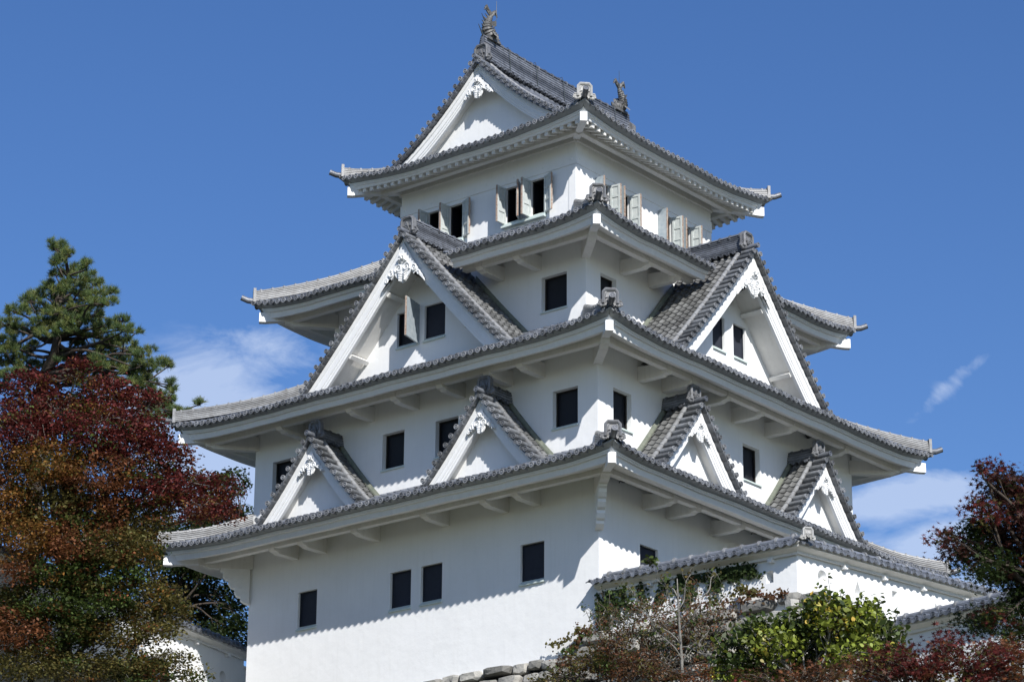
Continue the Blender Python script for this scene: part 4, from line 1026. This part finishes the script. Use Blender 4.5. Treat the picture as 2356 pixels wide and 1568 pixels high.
M1 = [(a, b, c, d, e, d0+f*.9) for a, b, c, d, e, f in M1]
t_, n = tree('maple_tree', 'large maple turning red above and olive green below, left of the keep', 'tree', gnd(120, 88), at(170, 1330, 88), M1, .118, 'quad', 2.4, BARKG, r0=.28, mixp=['rust', 'olive', 'green', 'orange'], padr=.45, twig=.35); NL.append(n)
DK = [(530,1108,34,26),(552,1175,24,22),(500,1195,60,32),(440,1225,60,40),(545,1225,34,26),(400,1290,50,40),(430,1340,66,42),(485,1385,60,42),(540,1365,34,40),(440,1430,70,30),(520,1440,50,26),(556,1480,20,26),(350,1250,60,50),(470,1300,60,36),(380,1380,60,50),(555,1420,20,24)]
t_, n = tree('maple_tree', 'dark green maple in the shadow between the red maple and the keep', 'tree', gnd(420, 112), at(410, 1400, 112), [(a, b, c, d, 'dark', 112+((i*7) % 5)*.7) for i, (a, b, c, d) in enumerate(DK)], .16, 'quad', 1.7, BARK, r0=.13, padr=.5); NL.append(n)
RM = [(2262,1062,22,18,'red'),(2290,1085,34,22,'plum'),(2335,1095,44,28,'plum'),(2300,1135,56,34,'plum'),(2262,1165,30,30,'red'),(2340,1165,46,40,'plum'),(2255,1210,46,34,'dark'),(2300,1225,70,44,'plum'),(2200,1242,36,20,'plum'),(2172,1225,28,16,'red'),(2215,1270,40,24,'dark'),(2330,1290,80,50,'dark'),(2265,1290,60,40,'dark'),(2335,1330,50,32,'dark'),(2362,1370,34,36,'dark'),(2240,1425,46,22,'dark'),(2310,1420,66,36,'dark'),(2390,1200,60,120,'plum'),(2400,1380,60,90,'dark'),(2345,1465,40,24,'olive')]
t_, n = tree('maple_tree', 'dark bronze leaved maple at the right edge', 'tree', gnd(2420, 62), at(2400, 1360, 62), [(a, b, c, d, e, 62+((i*5) % 4)*.5) for i, (a, b, c, d, e) in enumerate(RM)], .14, 'star', 4.2, BARK, r0=.11, padr=.34, mixp=['red', 'dark', 'plum', 'olive'], droop=.5); NL.append(n)
RB = [(1985,1540,50,28,'brown'),(2050,1520,70,34,'red'),(2140,1510,76,38,'red'),(2190,1478,44,24,'red'),(2250,1520,80,45,'red'),(2330,1535,60,50,'rust'),(2110,1550,90,30,'rust'),(2300,1490,50,22,'rust')]
t_, n = tree('maple_shrub', 'crimson maple bush along the bottom right corner', 'shrub', gnd(2150, 54), at(2150, 1640, 54), [(a, b, c, d, e, 54+((i*5) % 4)*.4) for i, (a, b, c, d, e) in enumerate(RB)], .125, 'star', 4.6, BARK, r0=.06, padr=.26, mixp=['rust', 'red', 'olive'], twig=.8); NL.append(n)
RC = [(1900,1553,60,24,'brown'),(1940,1535,40,24,'rust'),(1800,1560,60,20,'brown'),(1730,1562,50,18,'brown'),(1850,1548,50,20,'rust')]
t_, n = tree('low_shrub', 'rust coloured low bush in front of the bright green shrub', 'shrub', gnd(1830, 58), at(1830, 1640, 58), [(a, b, c, d, e, 58+((i*5) % 4)*.4) for i, (a, b, c, d, e) in enumerate(RC)], .10, 'star', 4.0, BARK, r0=.04, padr=.24, mixp=['olive', 'rust', 'red'], twig=.4); NL.append(n)
CB = [(1350,1510,50,22,'olive'),(1480,1520,50,18,'brown'),(1400,1520,60,26,'brown'),(1320,1535,50,24,'brown'),(1450,1540,70,24,'brown'),(1290,1556,50,18,'olive'),(1520,1548,60,20,'brown'),(1590,1556,50,16,'rust'),(1400,1492,36,20,'brown'),(1250,1562,40,12,'olive')]
t_, n = tree('low_shrub', 'small brown and red leaved bush at the bottom centre before the stones', 'shrub', gnd(1400, 74), at(1400, 1600, 74), [(a, b, c, d, e, 74+((i*5) % 4)*.4) for i, (a, b, c, d, e) in enumerate(CB)], .085, 'quad', 4.6, BARK, r0=.05, padr=.24, mixp=['olive', 'rust', 'green'], twig=.5); NL.append(n)
GS = [(1905,1410,52,40),(1845,1440,56,36),(1960,1430,56,40),(2025,1455,46,34),(1785,1475,60,40),(1705,1490,46,34),(1690,1540,56,32),(1870,1500,76,44),(1960,1495,70,40),(2050,1505,44,30),(1780,1545,66,30),(1900,1380,26,20),(1990,1405,30,22),(1750,1440,30,24)]
t_, n = tree('broadleaf_shrub', 'bright green broad leaved shrub before the corner of the boundary wall', 'shrub', gnd(1870, 76), at(1870, 1600, 76), [(a, b, c, d, ('lime', 'green')[i % 2], 76+((i*5) % 4)*.5) for i, (a, b, c, d) in enumerate(GS)], .15, 'heart', 3.4, BARKG, material=GLOSS, r0=.07, padr=.30, mixp=['yellow', 'lime', 'green', 'dark'], nz=.55, twig=.7, thick=.14); NL.append(n)
# upright shoots of that shrub
mb = MB(); C = []; Nn = []; Cc = []
SHT = [(1900,1400,1906,1322),(1915,1400,1880,1345),(2010,1440,2028,1368),(1955,1420,1960,1385),(2030,1440,2018,1395),(1850,1430,1840,1395),(1990,1430,1975,1400),(1700,1480,1690,1445),(1880,1410,1868,1372),(1930,1400,1935,1360),(2045,1450,2060,1405),(1780,1450,1772,1415),(1820,1440,1812,1400),(1740,1460,1730,1425),(1970,1410,1985,1372),(2070,1480,2085,1440),(1660,1500,1645,1465)]
for (x0_, y0_, x1_, y1_) in (SHT):
    A, B = at(x0_, y0_, 76), at(x1_, y1_, 76); mb = MB(); limb(mb, A, B, .018, .006, .0, 6, 5); mb.build('shoot', [BARKG], t_, smooth=True)
    for k_ in range(12):
        f = k_/11; c = A+(B-A)*f; q = k_*2.4; off = RGT*math.cos(q)*.11+FWD*math.sin(q)*.11+np.array([0, 0, .03]); C.append(c+off); Nn.append(np.array([0, 0, .6])-off*2+RNG.normal(0, .25, 3)); Cc.append(colour('green' if k_ % 3 else 'lime', 1)[0])
leaves('shoot_leaves', t_, np.array(C), np.array(Nn), RNG.uniform(.12, .21, len(C)), np.array(Cc), 'heart', GLOSS)
# ---------------------------------------------------------------- pine
PT = thing('pine_tree', 'tall green pine with twisted trunk standing behind the red maple at left', 'tree', tuple(gnd(60, 112)))
pd = 112.
trunk = [(60,1900),(75,1250),(90,930),(103,862),(125,815),(132,780),(127,745),(128,700),(150,655),(158,640),(152,600),(140,585)]
mb = MB(); mb.tube([gnd(60, pd)]+[at(x, y, pd+.3*math.sin(i)) for i, (x, y) in enumerate(trunk) if i], [.36,.33,.28,.24,.20,.17,.15,.13,.11,.09,.06,.03], 10); mb.build('trunk', [BARK], PT, smooth=True)
PB = [(330,815,24,7),(280,735,22,8),(290,795,30,10),(345,850,24,9),(395,890,14,8),(380,920,24,10),(420,950,20,8),(90,870,26,10),(240,860,26,9),(190,700,30,14),(140,575,18,22),(128,600,12,14),(155,590,16,18),(165,620,26,14),(200,612,14,12),(190,640,34,16),(215,650,20,10),(130,655,34,14),(105,675,30,14),(170,670,40,18),(215,680,26,14),(245,670,30,9),(240,695,34,10),(70,690,26,12),(95,710,50,14),(40,715,30,14),(150,715,50,16),(200,725,40,16),(235,745,26,12),(20,745,34,16),(60,760,50,16),(5,790,40,18),(50,795,40,12),(110,765,30,10),(215,765,30,12),(255,750,26,10),(285,755,26,8),(310,762,26,6),(245,785,34,16),(285,780,16,10),(230,805,34,14),(275,815,26,10),(260,835,30,12),(300,830,26,9),(330,835,26,8),(365,832,22,8),(385,838,12,10),(300,850,24,10),(320,865,28,10),(345,880,24,14),(360,905,24,14),(330,895,20,12),(370,930,30,14),(340,925,24,16),(400,945,24,10),(345,955,26,16),(20,830,40,16),(60,840,30,14),(30,860,30,14),(0,880,20,20),(150,815,26,8),(180,735,30,14),(175,790,20,8),(140,690,24,12),(100,740,30,12),(385,960,30,10),(310,880,20,10)]
PB += [(x+RNG.normal(0, a*.9), y+RNG.normal(0, b*.9), a*RNG.uniform(.35, .6), b*RNG.uniform(.4, .7)) for x, y, a, b in PB[::2]]
PB += [(130,630,16,12),(135,665,20,12),(145,740,24,10),(115,780,20,9),(160,760,22,9),(95,840,18,8),(70,870,30,10),(200,880,26,10),(260,880,26,10),(230,840,24,8)]
lm_ = MB(); C, Nn, S_, Cc, T_ = [], [], [], [], []
tp = np.array(trunk, float)
for i, (px, py, rx, ry) in enumerate(PB):
    dep = pd+((i*37) % 11-5)*.42; c = at(px, py, dep); mpp = dep/FPX
    # limb from the trunk, a little below the clump
    j = int(np.argmin([abs(t[1]-(py+35))+.1*abs(t[0]-px) for t in trunk[2:]]))+2
    if abs(px-trunk[j][0]) > 18: pts = limb(lm_, at(trunk[j][0], trunk[j][1], pd), c-[0, 0, .12], min(.11, .03+.0006*abs(px-trunk[j][0])), .025, -.04, 9, 6)
    else: pts = [c]
    for _ in range(int(rx*ry/12)+4):
        q = RNG.uniform(-1, 1, 3); q /= max(1, np.linalg.norm(q)); p = c+RGT*q[0]*rx*mpp+np.array([0, 0, 1.])*q[1]*ry*mpp+FWD*q[2]*rx*mpp*.9
        if RNG.random() < .5: limb(lm_, c+(p-c)*.1-[0, 0, .08], p, .016, .008, -.03, 4, 4)
        m_ = 46; ax = np.array([q[0]*.5, q[2]*.5, .75])+RNG.normal(0, .2, 3); ax /= np.linalg.norm(ax)
        dr = RNG.normal(0, .75, (m_, 3))+ax*1.05; dr /= np.linalg.norm(dr, axis=1, keepdims=True); ln = RNG.uniform(.13, .24, m_)
        C.append(p+dr*ln[:, None]*.5+RNG.normal(0, .025, (m_, 3))); T_.append(dr); Nn.append(np.cross(dr, RNG.normal(size=(m_, 3)))); S_.append(ln)
        base_ = np.array([(.085, .125, .035), (.135, .155, .042), (.06, .095, .032)])[RNG.integers(3)]; Cc.append(base_*RNG.uniform(.7, 1.3, (m_, 1)))
SH['needle'] = [(-.5, -.035), (.5, -.012), (.5, .012), (-.5, .035)]
leaves('crown', PT, np.concatenate(C), np.concatenate(Nn), np.concatenate(S_), np.concatenate(Cc), 'needle', NEED, T=np.concatenate(T_), fold=0)
for A_, B_, ra, rb in (((125,820),(240,835),.11,.06),((240,835),(330,880),.06,.03),((128,750),(20,790),.10,.05),((132,770),(60,800),.07,.03),((126,745),(180,755),.09,.06),((180,755),(205,790),.05,.03),((103,860),(50,905),.06,.02),((100,870),(210,905),.05,.02),((210,905),(320,930),.04,.02),((152,650),(120,680),.04,.02)):
    limb(lm_, at(*A_, pd), at(*B_, pd-.4), ra, rb, 0, 7, 6)
lm_.build('limbs', [BARK], PT, smooth=True); NL.append(sum(len(c) for c in C))
# ---------------------------------------------------------------- ivy, brambles and a bare sapling on the stones
IV = thing('ivy', 'dark ivy hanging on the boundary wall under its tiles and over the stones', 'climbing plant', (3.5, -.3, 4.6))
C, Nn, Cc = [], [], []; mb = MB()
def creep(pts, y, n, pal, spread=.10, sz=None, stem=.010):
    P = [np.array([p[0], y+RNG.uniform(-.02, .02), p[1]]) for p in pts]
    mb.tube(P, [stem]*len(P), 4)
    for _ in range(n):
        j = RNG.integers(len(P)-1); f = RNG.random(); p = P[j]+(P[j+1]-P[j])*f+np.array([RNG.normal(0, spread), -abs(RNG.normal(0, .05))-.02, RNG.normal(0, spread)])
        C.append(p); Nn.append(np.array([RNG.normal(0, .4), -1, RNG.normal(.2, .4)])); Cc.append(colour(pal, 1)[0])
rd = random.Random(5)
for (x0_, x1_, zl) in ((.1,.5,4.9),(.35,.9,5.2),(.8,1.3,5.3),(1.6,1.9,5.3),(2.6,2.2,5.4),(3.1,3.4,5.5),(3.7,3.5,5.2),(4.1,4.6,5.5),(4.4,5.2,5.7),(4.7,5.7,5.75),(5.0,5.9,5.85),(4.6,4.2,5.6),(3.4,2.9,5.7)):
    pts = [(x0_+(x1_-x0_)*k/6+rd.uniform(-.08, .08), 6.15-(6.15-zl)*k/6) for k in range(7)]; creep(pts, -.04, 120, 'dark')
for (x0_, z0_, x1_, z1_) in ((4.2,6.0,6.1,5.72),(4.4,5.95,5.9,5.95),(.0,6.0,.1,4.6),(.05,5.9,.25,4.8),(2.9,6.1,4.4,5.9)):
    pts = [(x0_+(x1_-x0_)*k/8, z0_+(z1_-z0_)*k/8+rd.uniform(-.06, .06)) for k in range(9)]; creep(pts, -.05, 90, 'dark', .05)
for (x0_, z0_, x1_, z1_, pal) in ((-.1,4.95,-1.9,4.75,'olive'),(-.1,4.75,-1.2,4.45,'green'),(-.2,4.9,-.9,4.55,'brown'),(3.0,5.0,6.9,5.05,'brown'),(5.4,5.0,7.1,5.0,'brown'),(5.2,5.2,6.2,5.3,'olive')):
    pts = [(x0_+(x1_-x0_)*k/8, z0_+(z1_-z0_)*k/8+.12*math.sin(k*.8)) for k in range(9)]; creep(pts, -.22, 130, pal, .06)
leaves('ivy_leaves', IV, np.array(C), np.array(Nn), RNG.uniform(.07, .13, len(C)), np.array(Cc), 'heart', LEAF)
mb.build('stems', [BARK], IV, smooth=True)
BRM = thing('bramble', 'brown tangle of thin bare twigs and sparse leaves over the stone footing', 'shrub', (2.6, -1.2, 2.5))
mb = MB(); C, Nn, Cc = [], [], []
for k in range(330):
    px, py = RNG.uniform(1375, 1700), RNG.uniform(1400, 1560)
    if py < 1400+(px-1400)*.0: continue
    A = at(px, py, 83.0+RNG.uniform(-1.6, .2)); B = A+np.array([RNG.normal(0, .45), RNG.normal(-.1, .25), RNG.uniform(.2, 1.0)])
    if RNG.random() < .4: B = A+np.array([RNG.normal(0, .8), RNG.normal(0, .25), RNG.uniform(-.2, .3)])
    pts = limb(mb, A, B, .014, .005, .05, 6, 4)
    if RNG.random() < .85:
        pal = ('brown', 'brown', 'olive', 'rust', 'green', 'dark')[RNG.integers(6)]
        for p in pts[2:]:
            for _ in range(RNG.integers(1, 8)): C.append(p+RNG.normal(0, .07, 3)); Nn.append(RNG.normal(0, .6, 3)+[.2, -.3, .7]); Cc.append(colour(pal, 1)[0])
mb.build('twigs', [TWIG], BRM, smooth=True)
CL = [(1560,1440,50,26,'brown'),(1500,1410,40,22,'olive'),(1600,1440,40,24,'olive'),(1540,1480,50,22,'dark'),(1450,1490,50,18,'brown'),(1420,1440,50,36,'brown'),(1390,1400,22,40,'olive'),(1470,1450,50,36,'brown'),(1450,1410,40,20,'dark'),(1530,1430,40,24,'brown'),(1620,1400,40,20,'brown'),(1400,1480,40,18,'dark'),(1350,1490,46,10,'green'),(1580,1470,30,24,'brown'),(1660,1440,30,26,'brown'),(1680,1380,50,14,'brown'),(1760,1378,60,10,'brown'),(1850,1376,40,10,'rust'),(1500,1500,40,14,'brown')]
crown('leaves', BRM, [(a, b, c, d, e, 83.2) for a, b, c, d, e in CL], .08, 'quad', LEAF, 1.0, padr=.22, mixp=['rust', 'olive', 'green'], depth_r=.6)
if C: leaves('loose_leaves', BRM, np.array(C), np.array(Nn), RNG.uniform(.06, .12, len(C)), np.array(Cc), 'quad', LEAF)
SP = thing('sapling', 'thin bare grey sapling with a few yellowish leaves before the loopholed wall', 'tree', tuple(gnd(1572, 80)))
mb = MB(); A = at(1572, 1900, 80); sp = [(1572,1900),(1571,1560),(1566,1480),(1562,1420),(1560,1380),(1558,1330)]
mb.tube([gnd(1572, 80)]+[at(x, y, 80) for x, y in sp[1:]], [.06,.05,.042,.034,.026,.012], 7); mb.build('trunk', [BARKG], SP, smooth=True)
mb = MB(); C, Nn, Cc = [], [], []
for (x0_, y0_, x1_, y1_) in ((1566,1480,1470,1395),(1564,1450,1620,1370),(1562,1420,1530,1340),(1562,1400,1590,1320),(1560,1380,1510,1330),(1569,1520,1500,1440),(1569,1530,1630,1450),(1470,1395,1440,1345),(1620,1370,1650,1320),(1566,1490,1640,1500),(1568,1500,1490,1540),(1500,1440,1460,1360)):
    A, B = at(x0_, y0_, 80), at(x1_, y1_, 80+RNG.uniform(-.6, .6)); pts = limb(mb, A, B, .024, .007, .03, 8, 5)
    for p in pts[3:]:
        for _ in range(4):
            q = p+RNG.normal(0, .16, 3); limb(mb, p, q, .006, .003, 0, 3, 3)
            if RNG.random() < .9: C.append(q); Nn.append(RNG.normal(0, .7, 3)+[.2, -.5, .4]); Cc.append(colour(('olive', 'olive', 'green', 'olive')[RNG.integers(4)], 1)[0])
mb.build('limbs', [BARKG], SP, smooth=True)
leaves('crown', SP, np.array(C), np.array(Nn), RNG.uniform(.08, .14, len(C)), np.array(Cc), 'heart', LEAF)
# fresh green weeds
for px, py, r_, m_, dep, lab in ((1500,1290,18,40,82.6,'small leafy weed sprouting on the boundary wall tiles before the lowest right window'),(1435,1365,26,70,84.0,'light green leafy sprig under the left end of the boundary wall roof'),(1760,1388,20,40,84.0,'small green sprig at the foot of the boundary wall by the corner stones')):
    C, Nn, Cc = [], [], []; W0 = thing('weed', lab, 'plant', tuple(at(px, py+14, dep))); mb = MB()
    for k in range(7): a_ = at(px+RNG.normal(0, 3), py+14, dep); limb(mb, a_, at(px+RNG.normal(0, r_*.6), py-6+RNG.normal(0, 6), dep), .008, .004, 0, 4, 4)
    mb.build('stem', [BARK], W0)
    for _ in range(m_): C.append(at(px+RNG.normal(0, r_*.5), py+RNG.normal(0, r_*.32), dep+RNG.normal(0, .12))); Nn.append(RNG.normal(0, .5, 3)+[.1, -.4, .8]); Cc.append(colour('green', 1)[0])
    leaves('foliage', W0, np.array(C), np.array(Nn), RNG.uniform(.10, .18, len(C)), np.array(Cc), 'heart', LEAF)
print('LEAVES', NL)
